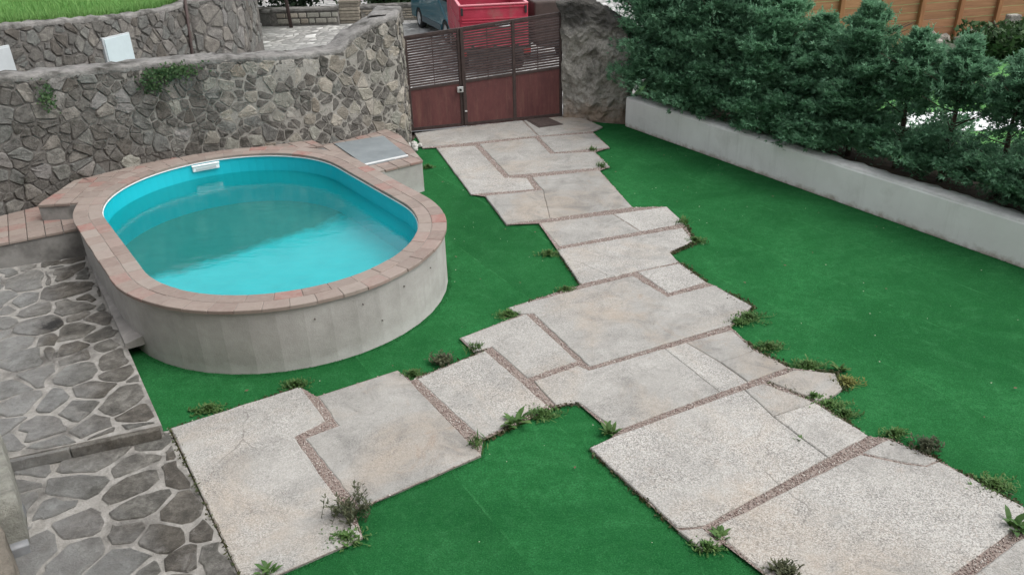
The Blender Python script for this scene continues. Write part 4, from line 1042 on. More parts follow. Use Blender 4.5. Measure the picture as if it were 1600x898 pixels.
qq = q+gn*.03; MB().tube([qq, qq+gn*.03], .02, 10).build('lock_knob', MAT['chassis'], lk)
q2 = PPL(728, 174, GA+gn*.04, GB+gn*.04); MB().box(q2, (.05, .03, .025), M, .006).build('bolt_handle', MAT['chrome'], lf2)

# ---- rough pillar right of the gate
def pillar():
    A0 = GB-gd*.07; prof = [(879, 186), (905, 190), (940, 197), (975, 196), (981, 150), (983, 95), (984, 60), (972, 38), (950, 21), (928, 8), (905, 2), (868, 3), (876, 20)]
    dirv = Vector((.93, -.25, 0)).normalized(); n_ = Vector((dirv.y, -dirv.x, 0)); n_ = n_ if n_.y < 0 else -n_
    pts = []
    for px, py in prof:
        q = PPL(px, py, A0, A0+dirv); pts.append(((q-A0).dot(dirv), max(q.z, -.08)))
    bm = bmesh.new(); th = .55
    fr = [bm.verts.new(A0+dirv*u+Vector((0, 0, z))+n_*.04) for u, z in pts]; f = bm.faces.new(fr)
    r = bmesh.ops.extrude_face_region(bm, geom=[f])
    for v in [g for g in r['geom'] if isinstance(g, bmesh.types.BMVert)]: v.co -= n_*th
    bmesh.ops.triangulate(bm, faces=bm.faces)
    for it in range(5):
        le = [e for e in bm.edges if e.calc_length() > (.30, .2, .12, .07, .05)[it]]
        bmesh.ops.subdivide_edges(bm, edges=le, cuts=1, use_grid_fill=True); bmesh.ops.triangulate(bm, faces=[f for f in bm.faces if len(f.verts) > 3])
    for _ in range(3): bmesh.ops.smooth_vert(bm, verts=bm.verts, factor=.5, use_axis_x=True, use_axis_y=True, use_axis_z=True)
    bm.normal_update()
    for v in bm.verts:
        k = noise.noise(v.co*2.3)*.09+(noise.turbulence(v.co*3.2, 4, True)-.6)*.11+noise.noise(v.co*15)*.03
        if (v.co-A0).dot(dirv) < .12: k *= .35
        v.co += v.normal*k
    bmesh.ops.recalc_face_normals(bm, faces=bm.faces)
    me = bpy.data.meshes.new('gate_pillar'); bm.to_mesh(me); bm.free(); me.materials.append(MAT['pillar'])
    return lobj('gate_pillar', me)
props(pillar(), 'rough dark mossy pillar right of the gate with rounded shoulder', 'pillar')
gq = [P(x_, y_, .012) for x_, y_ in ((820, 186), (853, 182), (880, 194), (842, 199))]
dc = empty('drain_cover', (gq[0]+gq[2])/2); props(dc, 'dark square iron drain cover in front of the gate', 'drain cover')
pl = ccw([(p.x, p.y) for p in gq]); MB().prism(pl, -.01, .010).build('frame', MAT['iron'], dc); MB().prism(inset(pl, .04), .008, .016).build('plate', MAT['iron'], dc)

# ================================================================= LOW WHITE WALL AND HEDGE
KH = .48
root = empty('low_white_wall', K0.lerp(K1, .5)); props(root, 'long low white rendered wall in front of the hedge', 'wall')
kk0 = K0-KD*.02
mb = MB(); n = 60; v = []; fc = []
for i in range(n+1):
    c = kk0.lerp(K2, i/n)
    for a, z in ((0, -.08), (0, KH-.03), (.012, KH-.008), (.23, KH-.012), (.25, KH-.05), (.25, -.08)):
        q = c+KN*(a+.004*noise.noise(Vector((i*.7, z*5, 1)))); v.append((q.x, q.y, z))
m = 6
for i in range(n):
    for j in range(m): fc.append((i*m+j, (i+1)*m+j, (i+1)*m+(j+1) % m, i*m+(j+1) % m))
fc += [tuple(range(m)), tuple(n*m+j for j in range(m))[::-1]]
mobj('body', v, fc, MAT['white_wall'], root)
v = []; fc = []; n = 220; prof = [(.008, -.01), (.01, .012), (.06, .018), (.16, .016), (.25, .01), (.27, -.012)]
for i in range(n+1):
    c = kk0.lerp(K2, i/n)
    for a, z in prof:
        k = noise.noise(Vector((i*.35, a*30, 5)))
        q = c+KN*(a+(k*.05 if a > .1 else k*.004)); v.append((q.x, q.y, KH-.006+z+k*.006))
m = len(prof)
for i in range(n):
    for j in range(m-1): fc.append((i*m+j, (i+1)*m+j, (i+1)*m+j+1, i*m+j+1))
mobj('rough_top', v, fc, MAT['wall_top'], root, True)

def cypress_mesh(seed, H, R, n_br, sprigs, gap=None):
    r = np.random.default_rng(seed); Vs = []
    for i in range(n_br):
        t = ((i+.5)/n_br)**1.15; z0 = .03+t*(H*.97)
        if gap and gap[0] < z0 < gap[1] and r.random() < gap[2]: continue
        prof = (1-(z0/H)**2.4)*.86+.10
        L = R*prof*r.uniform(.55, 1.3)*(1.0 if z0 > .5 else 1.15); az = r.uniform(0, 2*pi); rise = r.uniform(.35, 1.3)+(.8*t)
        d = np.array([np.cos(az), np.sin(az), rise*.6]); d /= np.linalg.norm(d)
        k = int(sprigs*(.40+.60*prof)); s = r.uniform(.12, 1.0, k)**.75
        side = np.cross(d, [0, 0, 1.]); side /= np.linalg.norm(side); upv = np.cross(side, d)
        spread = (.30*L+.05)*(1.1-s*.75)
        off = r.normal(0, 1, (k, 1))*side*spread[:, None]*.62+r.normal(0, 1, (k, 1))*upv*spread[:, None]*.26
        Pn = np.array([0, 0, z0])+d*(s*L)[:, None]+off; Pn[:, 2] -= (s**2)*L*.12
        a = d*r.uniform(.5, 1.1, (k, 1))+off/np.maximum(spread[:, None], .02)*.55+r.normal(0, .35, (k, 3)); a /= np.linalg.norm(a, axis=1)[:, None]
        b = np.cross(a, upv+r.normal(0, .5, (k, 3))); b /= np.linalg.norm(b, axis=1)[:, None]
        ln = r.uniform(.035, .085, (k, 1)); wd = ln*r.uniform(.16, .28, (k, 1))
        # a little ferny spray: central spike and two side spikes
        V = np.empty((k, 9, 3))
        for q, (fa, fb) in enumerate(((1, 0), (.62, .62), (.62, -.62))):
            tip = Pn+a*ln*fa+b*ln*fb; base = Pn-a*ln*.15
            V[:, q*3] = base-b*wd; V[:, q*3+1] = base+b*wd+a*wd*.6; V[:, q*3+2] = tip
        Vs.append(V.reshape(-1, 3))
    for i in range(26):                  # upright leader shoots
        az = r.uniform(0, 2*pi); rr = R*r.uniform(0, .75); z0 = H*(.98-.45*(rr/R)**1.3); L = r.uniform(.14, .34); k = 46; s = r.random(k)
        c = np.array([np.cos(az)*rr, np.sin(az)*rr, z0-.1])+np.stack([s*0, s*0, s*L], 1)+np.array([np.cos(az), np.sin(az), 0])*(s*L*.25)[:, None]+r.normal(0, .018, (k, 3))*(1.1-s)[:, None]*1.6
        a = np.stack([r.normal(0, .5, k), r.normal(0, .5, k), r.uniform(.6, 1.3, k)], 1); a /= np.linalg.norm(a, axis=1)[:, None]; b = np.cross(a, r.normal(size=(k, 3))); b /= np.linalg.norm(b, axis=1)[:, None]
        ln = r.uniform(.02, .055, (k, 1)); T = np.empty((k, 3, 3)); T[:, 0] = c-b*ln*.2; T[:, 1] = c+b*ln*.2; T[:, 2] = c+a*ln; Vs.append(T.reshape(-1, 3))
    V = np.concatenate(Vs); V[:, 2] = np.maximum(V[:, 2], .01)
    me_o = npmesh('crown', V, np.arange(len(V)).reshape(-1, 3), MAT['cypress']); return me_o
def cypress_proto(seed, H, R, nb, sp, gap=None):
    root = empty('cypress_tree', (0, 0, 0)); o = cypress_mesh(seed, H, R, nb, sp, gap); attach(o, root)
    mb = MB().tube([(0, 0, -.1), (.01, 0, .5), (-.015, .01, H*.5), (0, 0, H*.93)], [.045, .038, .026, .006], 7)
    random.seed(seed)
    for i in range(14):
        z = random.uniform(.15, H*.8); an = random.uniform(0, 6.28); L = R*.7
        mb.tube([(0, 0, z), (cos(an)*L*.5, sin(an)*L*.5, z+L*.2), (cos(an)*L, sin(an)*L, z+L*.5)], [.012, .008, .003], 5)
    mb.build('trunk', MAT['bark'], root, True); return root
protos = [cypress_proto(61, 2.35, .84, 210, 150), cypress_proto(62, 2.25, .80, 200, 150), cypress_proto(63, 2.05, .74, 160, 125, (.44, .95, .85)), cypress_proto(64, 1.95, .74, 150, 125, (.42, .95, .9))]
TREES = [  # distance along the wall, prototype, scale, label
 (-.15, 0, 1.16, 'dense cypress beside the gate pillar at the far end of the hedge'),
 (.62, 1, 1.25, 'second cypress of the hedge from the gate pillar'),
 (1.35, 0, 1.10, 'third cypress of the hedge from the gate pillar'),
 (2.05, 1, 1.06, 'fourth cypress of the hedge from the gate pillar'),
 (2.75, 0, .93, 'tall pointed hedge cypress left of the wooden fence, fifth from the pillar'),
 (3.45, 1, .80, 'sixth cypress of the hedge, its tip against the wooden fence'),
 (4.15, 1, .90, 'seventh cypress of the hedge, broad and pale green on top'),
 (4.85, 2, .86, 'thinner hedge cypress with gaps showing white gravel, eighth from the pillar'),
 (5.5, 3, .90, 'thin hedge cypress with bare dark stem, ninth from the pillar'),
 (6.2, 2, .82, 'sparse hedge cypress before the rubble rocks, tenth from the pillar'),
 (6.9, 3, .90, 'hedge cypress with reddish bare trunk near the right picture edge'),
 (7.6, 2, .86, 'rightmost cypress of the hedge, cut by the picture edge'),
]
seen = set()
for s, k, sc, lab in TREES:
    o = protos[k] if k not in seen else copy_tree(protos[k]); seen.add(k)
    p = K0+KD*s+KN*random.uniform(.58, .70)
    o.location = (p.x, p.y, .40); o.rotation_euler = (0, 0, random.uniform(0, 6.28)); o.scale = (max(sc, .95), max(sc, .95), sc)
    props(o, lab, 'tree', 'cypress trees of the hedge')

# ---- beyond the hedge
fA, fB = PY(1180, 22, 17.2), PY(1700, 22, 19.0); fA.z = fB.z = .36
fd_ = (fB-fA).normalized(); root = empty('wooden_fence', (fA+fB)/2); props(root, 'orange-brown wooden board fence beyond the hedge', 'fence')
fL = (fB-fA).length; fnn = Vector((fd_.y, -fd_.x, 0)); fnn = fnn if fnn.y < 0 else -fnn; M = Matrix((fd_, -fnn, Vector((0, 0, 1)))).transposed()
x = 0; bay = .98; i = 0
while x < fL:
    c = fA+fd_*x+fnn*.05; MB().box((c.x, c.y, 1.25), (.11, .09, 1.95), M, .01).build('post', MAT['wood_post'], root)
    for j in range(10):
        c = fA+fd_*(x+bay/2); MB().box((c.x, c.y, .44+.175*j+.09), (bay-.02, .024, .168), M, .004).build('board', MAT['wood'], root)
    x += bay
random.seed(33)
rk = empty('rubble_rocks', P(1560, 70, .36)); props(rk, 'heap of grey rocks beyond the right end of the hedge', 'rocks')
for i in range(22):
    c = P(1500+random.uniform(-60, 95), 76+random.uniform(-20, 18), .36); bm = bmesh.new(); bmesh.ops.create_icosphere(bm, subdivisions=1, radius=random.uniform(.14, .32))
    for v_ in bm.verts: v_.co *= 1+.35*noise.noise(v_.co*6+Vector((i, 0, 0)))
    for v_ in bm.verts: v_.co = Vector((v_.co.x*1.2, v_.co.y, v_.co.z*.8))+Vector((c.x, c.y, .42+random.uniform(0, .25)))
    me = bpy.data.meshes.new('rock'); bm.to_mesh(me); bm.free(); me.materials.append(MAT['stone_pale']); lobj('rock', me, rk)
c = P(1571, 78, .36); props(MB().box((c.x, c.y, .72), (.26, .2, .75), None, .03).build('stone_post', MAT['pillar']), 'short grey-brown stone post among the rocks', 'post')
shrub('garden_shrub', (10.6, 17.0, .36), 1.3, .8, .55, 3500, .07, MAT['ivy'], 'low green shrub growing at the foot of the wooden fence', 45)
shrub('garden_shrub', (13.2, 17.6, .36), 1.2, .8, .5, 3500, .07, MAT['weed'], 'lighter green shrub by the fence near the right picture edge', 46)

# ================================================================= VEHICLES BEYOND THE GATE
def wheel(parent, c, axis, r, w_, rim='wheelrim'):
    axis = Vector(axis).normalized(); c = Vector(c); wr = empty('wheel', c); attach(wr, parent)
    up_ = Vector((0, 0, 1)); sx = axis.cross(up_).normalized(); n = 22
    def ring(prof):
        v = []; fc = []
        for a in range(n):
            t = 2*pi*a/n; d = sx*cos(t)+up_*sin(t)
            for rr, x_ in prof: v.append(c+d*rr+axis*x_)
        m = len(prof)
        for a in range(n):
            for j in range(m-1): fc.append((a*m+j, ((a+1) % n)*m+j, ((a+1) % n)*m+j+1, a*m+j+1))
        return v, fc
    v, fc = ring([(r*.64, -w_/2), (r*.9, -w_/2), (r, -w_*.36), (r, w_*.36), (r*.9, w_/2), (r*.64, w_/2)]); mobj('tyre', v, fc, MAT['tyre'], wr, True)
    v, fc = ring([(r*.66, w_*.46), (r*.6, w_*.3), (r*.28, w_*.38), (r*.22, w_*.5), (.002, w_*.5)]); mobj('rim', v, fc, MAT[rim], wr, True)
    return wr
# teal van, left flank towards us
w1, w2 = P(655, 41, 0), P(688, 59, 0)
vd = (w2-w1); vd.z = 0; WB = 2.75; vd.normalize(); vs_ = Vector((-vd.y, vd.x, 0)); vs_ = vs_ if vs_.x > 0 else -vs_
vb = w1; van = empty('parked_van', vb+vd*WB/2+vs_*.8+Vector((0, 0, -.06))); props(van, 'teal van parked on the driveway behind the gate', 'van')
def vp(x, y, z): q = vb+vd*x+vs_*y; return Vector((q.x, q.y, z-.06))
vwid = 1.65
sect = [(-.85, .42, .62), (-.85, .95, .66), (-.3, 1.08, .74), (.25, 1.72, .64), (1.0, 1.82, .64), (3.2, 1.80, .66), (3.55, 1.1, .72), (3.6, .42, .66)]
prof = [(-.82, .28), (-.86, .6), (-.80, .95), (-.25, 1.08), (.35, 1.70), (.8, 1.80), (3.2, 1.80), (3.5, 1.05), (3.56, .6), (3.5, .28)]
# wheel arches cut into the lower line
low_ = []
for cx_ in (WB, 0):
    for a in range(7):
        t = a*pi/6; low_.append((cx_+.36*cos(t), .28+.34*sin(t)))
prof2 = prof+low_
v = []; np_ = len(prof2)
for y in (0.02, vwid):
    for x_, z_ in prof2:
        inn = .10*max(0, (z_-1.05)/.75); yy = y+inn if y < 1 else y-inn; v.append(vp(x_, yy, z_))
fc = [tuple(range(np_)), tuple(range(np_, 2*np_))[::-1]]+[(i, (i+1) % np_, np_+(i+1) % np_, np_+i) for i in range(np_)]
bm = bmesh.new(); bv = [bm.verts.new(q) for q in v]
for f in fc: bm.faces.new([bv[i] for i in f])
bmesh.ops.recalc_face_normals(bm, faces=bm.faces); me = bpy.data.meshes.new('body'); bm.to_mesh(me); bm.free(); me.materials.append(MAT['teal']); lobj('body', me, van)
def vquad(name, pts, y, mat, off=.012):
    v = [vp(x_, y(z_)-off, z_) for x_, z_ in pts]+[vp(x_, y(z_)+.02, z_) for x_, z_ in pts]; k = len(pts)
    return mobj(name, v, [tuple(range(k)), tuple(range(k, 2*k))[::-1]]+[(i, (i+1) % k, k+(i+1) % k, k+i) for i in range(k)], MAT[mat], van)
yf = lambda z_: .02+.10*max(0, (z_-1.05)/.75)
vquad('side_window', [(-.05, 1.1), (1.0, 1.1), (1.0, 1.62), (.38, 1.62)], yf, 'glass'); vquad('side_window', [(1.1, 1.1), (2.2, 1.1), (2.2, 1.62), (1.1, 1.62)], yf, 'glass'); vquad('side_window', [(2.3, 1.1), (3.3, 1.1), (3.1, 1.62), (2.3, 1.62)], yf, 'glass')
vquad('sill_trim', [(.4, .26), (WB-.4, .26), (WB-.4, .42), (.4, .42)], yf, 'teal_trim', .02)
vquad('door_handle', [(.8, .95), (1.0, .95), (1.0, .99), (.8, .99)], yf, 'teal_trim', .03)
MB().box(vp(3.58, vwid/2, .48), (.12, vwid*.96, .24), Matrix((vd, vs_, Vector((0, 0, 1)))).transposed(), .04).build('bumper', MAT['teal_trim'], van)
MB().box(vp(-.86, vwid/2, .48), (.12, vwid*.96, .24), Matrix((vd, vs_, Vector((0, 0, 1)))).transposed(), .04).build('bumper', MAT['teal_trim'], van)
for y in (.12, vwid-.12): MB().box(vp(3.54, y, .95), (.05, .12, .35), Matrix((vd, vs_, Vector((0, 0, 1)))).transposed(), .02).build('tail_light', MAT['lamp_red'], van)
for x_ in (0, WB):
    for y, ax in ((.10, -1), (vwid-.10, 1)): wheel(van, vp(x_, y, .295), vs_*ax, .295, .18)

# red dropside truck, tailgate towards us
def tz_at(px, py, Y): return PY(px, py, Y)
RY = 18.6
ra, rb = PY(718, 10, RY), PY(823, 5, RY+.25); rdx = (rb-ra); topz = (ra.z+rb.z)/2; rdx.z = 0; rw = rdx.length; rdx.normalize()
fwd = Vector((-sin(RAD(8)), cos(RAD(8)), 0)); rdx = Vector((fwd.y, -fwd.x, 0)); org = ra.copy()
botz = PY(770, 76, RY).z
truck = empty('red_truck', org+rdx*rw/2+fwd*1.6+Vector((0, 0, -org.z-.06))); props(truck, 'red dropside truck parked behind the gate, tailgate towards us', 'truck')
TM = Matrix((rdx, fwd, Vector((0, 0, 1)))).transposed()
def tpnt(x_, y_, z_): q = org+rdx*x_+fwd*y_; return Vector((q.x, q.y, z_))
hh = topz-botz; bl = 2.5
tg_ = MB().box(tpnt(rw/2, 0, topz-hh/2), (rw, .04, hh), TM, .008).build('tailgate', MAT['red'], truck)
for k in (.04, .30, .36, .62, .68, .94):
    MB().box(tpnt(rw/2, -.028, botz+hh*k), (rw-.06, .022, .035), TM, .008).build('rib', MAT['red'], tg_)
MB().box(tpnt(rw/2, -.005, topz+.008), (rw+.02, .06, .03), TM, .006).build('rim', MAT['red_rim'], tg_)
for x_ in (.0, rw):
    sp_ = MB().box(tpnt(x_, bl/2, topz-hh/2), (.04, bl, hh), TM, .008).build('side_panel', MAT['red'], truck)
    MB().box(tpnt(x_, bl/2, topz+.008), (.06, bl, .03), TM, .006).build('rim', MAT['red_rim'], sp_)
    for k in (.3, .65): MB().box(tpnt(x_-.028 if x_ == 0 else x_+.028, bl/2, botz+hh*k), (.022, bl-.1, .035), TM, .006).build('rib', MAT['red'], sp_)
MB().box(tpnt(rw/2, bl, topz-hh/2+.1), (rw, .04, hh+.2), TM, .008).build('headboard', MAT['red'], truck)
MB().box(tpnt(rw/2, bl/2, botz+hh*.30), (rw-.05, bl-.05, .05), TM).build('bed_floor', MAT['bedmetal'], truck)
MB().box(tpnt(rw/2, 1.9, botz-.12), (rw*.5, 4.0, .16), TM, .02).build('chassis', MAT['chassis'], truck)
MB().box(tpnt(rw/2, .0, botz-.08), (rw*.96, .06, .12), TM, .01).build('rear_bumper', MAT['chassis'], truck)
for x_ in (.04, rw-.04): MB().box(tpnt(x_, -.04, topz-.12), (.05, .05, .16), TM, .008).build('latch', MAT['chassis'], tg_)
for x_ in (.25, rw/2, rw-.25): MB().box(tpnt(x_, -.035, botz+.03), (.07, .05, .07), TM, .01).build('hinge', MAT['chassis'], tg_)
cb = MB().box(tpnt(rw/2, bl+.75, 1.05), (rw*1.0, 1.25, 1.3), TM, .12).build('cab', MAT['red'], truck)
MB().box(tpnt(rw/2, bl+.14, 1.38), (rw*.7, .05, .4), TM, .02).build('rear_window', MAT['glass'], cb)
for x_ in (.02, rw-.02): MB().box(tpnt(x_, -.03, botz-.1), (.16, .05, .1), TM, .01).build('tail_light', MAT['lamp_red'], truck)
MB().box(tpnt(rw*.62, -.05, botz+hh*.55), (.34, .012, .1), TM, .004).build('number_plate', MAT['plastic_white'], truck)
for y_ in (.75, bl+.8):
    for x_, ax in ((.1, -1), (rw-.1, 1)): wheel(truck, tpnt(x_, y_, .235), rdx*ax, .295, .18)

# dark brown box trailer right of the truck
bo = tpnt(rw+.18, 1.2, 0); tr = empty('brown_trailer', (bo.x+.6, bo.y+.8, -.06)); props(tr, 'dark brown box trailer next to the red truck', 'trailer')
TB = Matrix.Rotation(RAD(12), 3, 'Z')
MB().box((bo.x+.42, bo.y+.6, .88), (.8, 1.5, .95), TB, .04).build('box', MAT['brown'], tr)
MB().box((bo.x+.42, bo.y+.6, .36), (.6, 1.5, .1), TB, .01).build('frame', MAT['chassis'], tr)
wheel(tr, (bo.x+.9, bo.y+.35, 1.12), (cos(.2), sin(.2), 0), .26, .16, 'chassis')
for s_ in (-1, 1): wheel(tr, (bo.x+.42+s_*.42, bo.y+.7+s_*.09, .2), (s_*cos(.2), s_*sin(.2), 0), .26, .14)

# ================================================================= HOUSE (behind the viewpoint; left wing added for its shade)
hs_ = empty('house', (0, -4, -.12)); props(hs_, 'cream rendered house behind the viewpoint', 'house')
MB().box((-1, -4.6, 3.2), (16, 8, 6.6), None).build('wall', MAT['housewall'], hs_)
MB().box((-6.9, .9, 3.2), (4.4, 5.0, 6.6), None).build('shade_wing', MAT['housewall'], hs_)  # added wing, out of view, keeps the pool's left side dark
MB().box((-1, -4.6, 6.62), (16.8, 8.8, .22), None).build('roof', MAT['rooftile'], hs_)
MB().box((-6.9, 1.2, 6.6), (5.0, 5.4, .2), None).build('shade_wing_roof', MAT['rooftile'], hs_)
for x_ in (-4, 2.4, 5): MB().box((x_, -.585, 4.6), (1.0, .06, 1.5), None, .01).build('shutter', MAT['shutter'], hs_)

# ================================================================= SMALL THINGS
# rough stone blocks at the left border
def rough_block(name, px, z0, z1, wdt, label, mat, seed):
    a, b = P(px[0][0], px[0][1], z1), P(px[1][0], px[1][1], z1); a.z = b.z = 0
    d = (b-a).normalized(); n_ = Vector((-d.y, d.x, 0)); n_ = n_ if n_.x < 0 else -n_
    bm = bmesh.new(); bmesh.ops.create_cube(bm, size=1); L = (b-a).length
    M4 = Matrix((d, n_, Vector((0, 0, 1)))).transposed(); c = (a+b)/2+n_*wdt/2
    for v_ in bm.verts: v_.co = Vector((v_.co.x*L, v_.co.y*wdt, v_.co.z*(z1-z0)))
    bmesh.ops.subdivide_edges(bm, edges=bm.edges, cuts=5, use_grid_fill=True)
    for v_ in bm.verts: v_.co += Vector((noise.noise(v_.co*7+Vector((seed, 0, 0))), noise.noise(v_.co*7+Vector((0, seed, 0))), noise.noise(v_.co*7+Vector((0, 0, seed)))))*.03
    for v_ in bm.verts: v_.co = M4 @ v_.co+Vector((c.x, c.y, (z0+z1)/2))
    me = bpy.data.meshes.new(name); bm.to_mesh(me); bm.free(); me.materials.append(MAT[mat]); me.polygons.foreach_set('use_smooth', [True]*len(me.polygons))
    return props(lobj(name, me), label, 'stone')
rough_block('stone_block', ((-6, 660), (27, 788)), -.02, .34, .4, 'rough pale stone block at the left edge beside the terrace step', 'stone_pale', 1)
rough_block('stone_block', ((-2, 815), (30, 925)), -.02, .34, .4, 'rough pale stone block in the bottom left corner', 'stone_pale', 5)
rough_block('cement_step', ((34, 790), (46, 850)), -.02, .06, .5, 'smooth wet grey cement step between the two left stone blocks', 'blockwet', 9)

# white rubble beside the pump box
random.seed(14); rb_ = empty('white_rubble', P(632, 224, 0)); props(rb_, 'small heap of white broken stones behind the pump box', 'rubble')
for i in range(9):
    c = P(616+random.uniform(0, 32), 216+random.uniform(0, 16), .05); bm = bmesh.new(); bmesh.ops.create_icosphere(bm, subdivisions=1, radius=random.uniform(.03, .075))
    for v_ in bm.verts: v_.co = v_.co*(1+.4*noise.noise(v_.co*14+Vector((i*3, 0, 0))))+Vector((c.x+.12, c.y-.15, .02))
    me = bpy.data.meshes.new('rubble_piece'); bm.to_mesh(me); bm.free(); me.materials.append(MAT['whitestone']); lobj('rubble_piece', me, rb_)

# weeds
def weed(px, py, kind, size, label, seed, z=-.02):
    r = random.Random(seed); c = P(px, py, z); V = []; F3 = []
    def leaf_(b, d, L, w_, up_=.5, seg=3):
        d = Vector(d).normalized(); s_ = d.cross(Vector((0, 0, 1))).normalized()*w_; prev = None; o = len(V)
        for k in range(seg+1):
            t = k/seg; wv2 = (sin(pi*min(1, t*.9+.12)))*(1 if k < seg else .05)
            p_ = b+d*L*t+Vector((0, 0, L*up_*(t-.75*t*t)))
            V.extend([p_-s_*wv2, p_+s_*wv2])
        for k in range(seg): F3.append((o+2*k, o+2*k+1, o+2*k+3, o+2*k+2))
    if kind == 'rosette':
        for i in range(int(16+size*50)):
            an = r.uniform(0, 6.28); L = size*r.uniform(.5, 1); b = c+Vector((r.uniform(-.3, .3)*size, r.uniform(-.3, .3)*size, 0))
            leaf_(b, (cos(an), sin(an), r.uniform(.1, .7)), L, L*.17, r.uniform(.4, 1.1))
    elif kind == 'tuft':
        for i in range(int(60+size*160)):
            an = r.uniform(0, 6.28); L = size*r.uniform(.35, .9); b = c+Vector((r.gauss(0, .35)*size, r.gauss(0, .35)*size, 0))
            leaf_(b, (cos(an), sin(an), r.uniform(.3, 2.2)), L, .0045+L*.012, r.uniform(.2, .8), 2)
    elif kind == 'wiry':
        for i in range(int(50+size*120)):
            an = r.uniform(0, 6.28); H_ = size*r.uniform(.5, 1.1); b = c+Vector((r.gauss(0, .42)*size, r.gauss(0, .32)*size, 0)); d = Vector((cos(an)*.6, sin(an)*.6, 1)).normalized()
            o = len(V); V.extend([b-Vector((.003, 0, 0)), b+Vector((.003, 0, 0)), b+d*H_]); F3.append((o, o+1, o+2))
            for k in range(9):
                t = r.uniform(.2, 1); a2 = r.uniform(0, 6.28); leaf_(b+d*H_*t, (cos(a2), sin(a2), .6), r.uniform(.018, .04), .006, .3, 2)
    else:                                # low creeping mat of small leaves
        for i in range(int(150+size*900)):
            an = r.uniform(0, 6.28); rr = min(.85, abs(r.gauss(0, .40)))*size; b = c+Vector((cos(an)*rr*1.3, sin(an)*rr*.8, r.uniform(.0, .05)*math.exp(-2*rr/size)))
            if i % 2 == 0:
                o = len(V); sd_ = Vector((-sin(an), cos(an), 0))*.0025; V.extend([c-sd_, c+sd_, b+sd_, b-sd_]); F3.append((o, o+1, o+2, o+3))
            a2 = r.uniform(0, 6.28); leaf_(b, (cos(a2), sin(a2), r.uniform(.2, 1)), r.uniform(.014, .04), r.uniform(.004, .009), .4, 2)
    mt = {'wiry': 'weed_dark', 'yellow': 'weed_yellow'}.get(kind, 'weed')
    return props(mobj('weed', V, F3, MAT[mt]), label, 'weed', 'weeds along the path edges')
WEEDS = [
 (549, 806, 'wiry', .17, 'tall dark wiry weed in the gravel joint between the two nearest left slabs'),
 (540, 842, 'mat', .20, 'green tuft at the lower corner of the bottom left slab'),
 (418, 896, 'rosette', .10, 'small weed at the bottom picture edge on the left slab'),
 (326, 640, 'mat', .16, 'creeping weed on the turf edge above the bottom left slab'),
 (463, 602, 'mat', .16, 'dark weed at the top right corner of the bottom left slab'),
 (646, 586, 'mat', .12, 'low weed where two slabs meet left below the pool'),
 (690, 568, 'wiry', .10, 'thin dry weed on the slab edge between pool and path'),
 (741, 547, 'tuft', .11, 'small upright weed beside the slab corner right of the pool'),
 (795, 492, 'mat', .17, 'bushy green weed at the left corner of the large middle slab'),
 (884, 454, 'mat', .14, 'weed on the left edge of the path just above the large middle slab'),
 (803, 662, 'rosette', .17, 'broad-leaved dandelion-like weed at the turf corner in the middle'),
 (846, 648, 'mat', .20, 'leafy creeping weed right of the dandelion at the turf corner'),
 (745, 693, 'tuft', .11, 'small weed at the end of the gravel joint left of the turf corner'),
 (952, 676, 'rosette', .11, 'weed where the gravel joint meets the bottom turf patch'),
 (858, 397, 'mat', .18, 'weed on the left path edge right of the pool rim'),
 (1086, 377, 'mat', .18, 'spreading weed at the right slab corner in the upper path'),
 (1068, 350, 'tuft', .13, 'small weed on the upper right path edge'),
 (1170, 497, 'mat', .26, 'large bushy weed in the right notch of the path'),
 (1152, 505, 'mat', .15, 'low weed left of the large bushy weed'),
 (1200, 543, 'mat', .18, 'leafy weed on the right path edge below the large bushy weed'),
 (1262, 572, 'mat', .22, 'brownish weed bed along the small cracked right slab'),
 (1322, 598, 'yellow', .16, 'yellowing weed at the tip of the small right slab'),
 (1310, 578, 'rosette', .10, 'pale green weed just above the yellowing weed'),
 (1298, 634, 'mat', .18, 'green weed below the small cracked right slab'),
 (1318, 648, 'mat', .15, 'creeping weed on the edge right of the cracked slab'),
 (1272, 622, 'mat', .10, 'thin weed growing out of the crack by the small slab'),
 (1398, 678, 'mat', .12, 'small weed where the long gravel joint reaches the right turf'),
 (1447, 702, 'wiry', .10, 'dark weed on the right edge of the big front slab'),
 (1552, 758, 'mat', .2, 'spindly weed on the front slab edge near the right border'),
 (1590, 826, 'rosette', .15, 'leafy weed at the joint by the right picture border'),
 (1124, 838, 'rosette', .10, 'weed at the lower end of the long front gravel joint'),
 (1104, 856, 'mat', .13, 'weed on the broken slab corner at the bottom'),
 (1224, 897, 'wiry', .08, 'tiny weed on the bottom edge of the front slab'),
 (940, 262, 'tuft', .13, 'weed at the right path edge in the upper path near the gate'),
 (668, 262, 'mat', .12, 'low weed on the turf beside the pump box'),
 (737, 196, 'mat', .12, 'weed growing under the gate'),
 (925, 236, 'tuft', .10, 'small weed by the upper right slab near the gate'),
 (1248, 688, 'rosette', .06, 'tiny weed growing in the crack of the big slab'),
]
for i, (x_, y_, kd_, sz, lab) in enumerate(WEEDS): weed(x_, y_, kd_, sz, lab, 100+i)

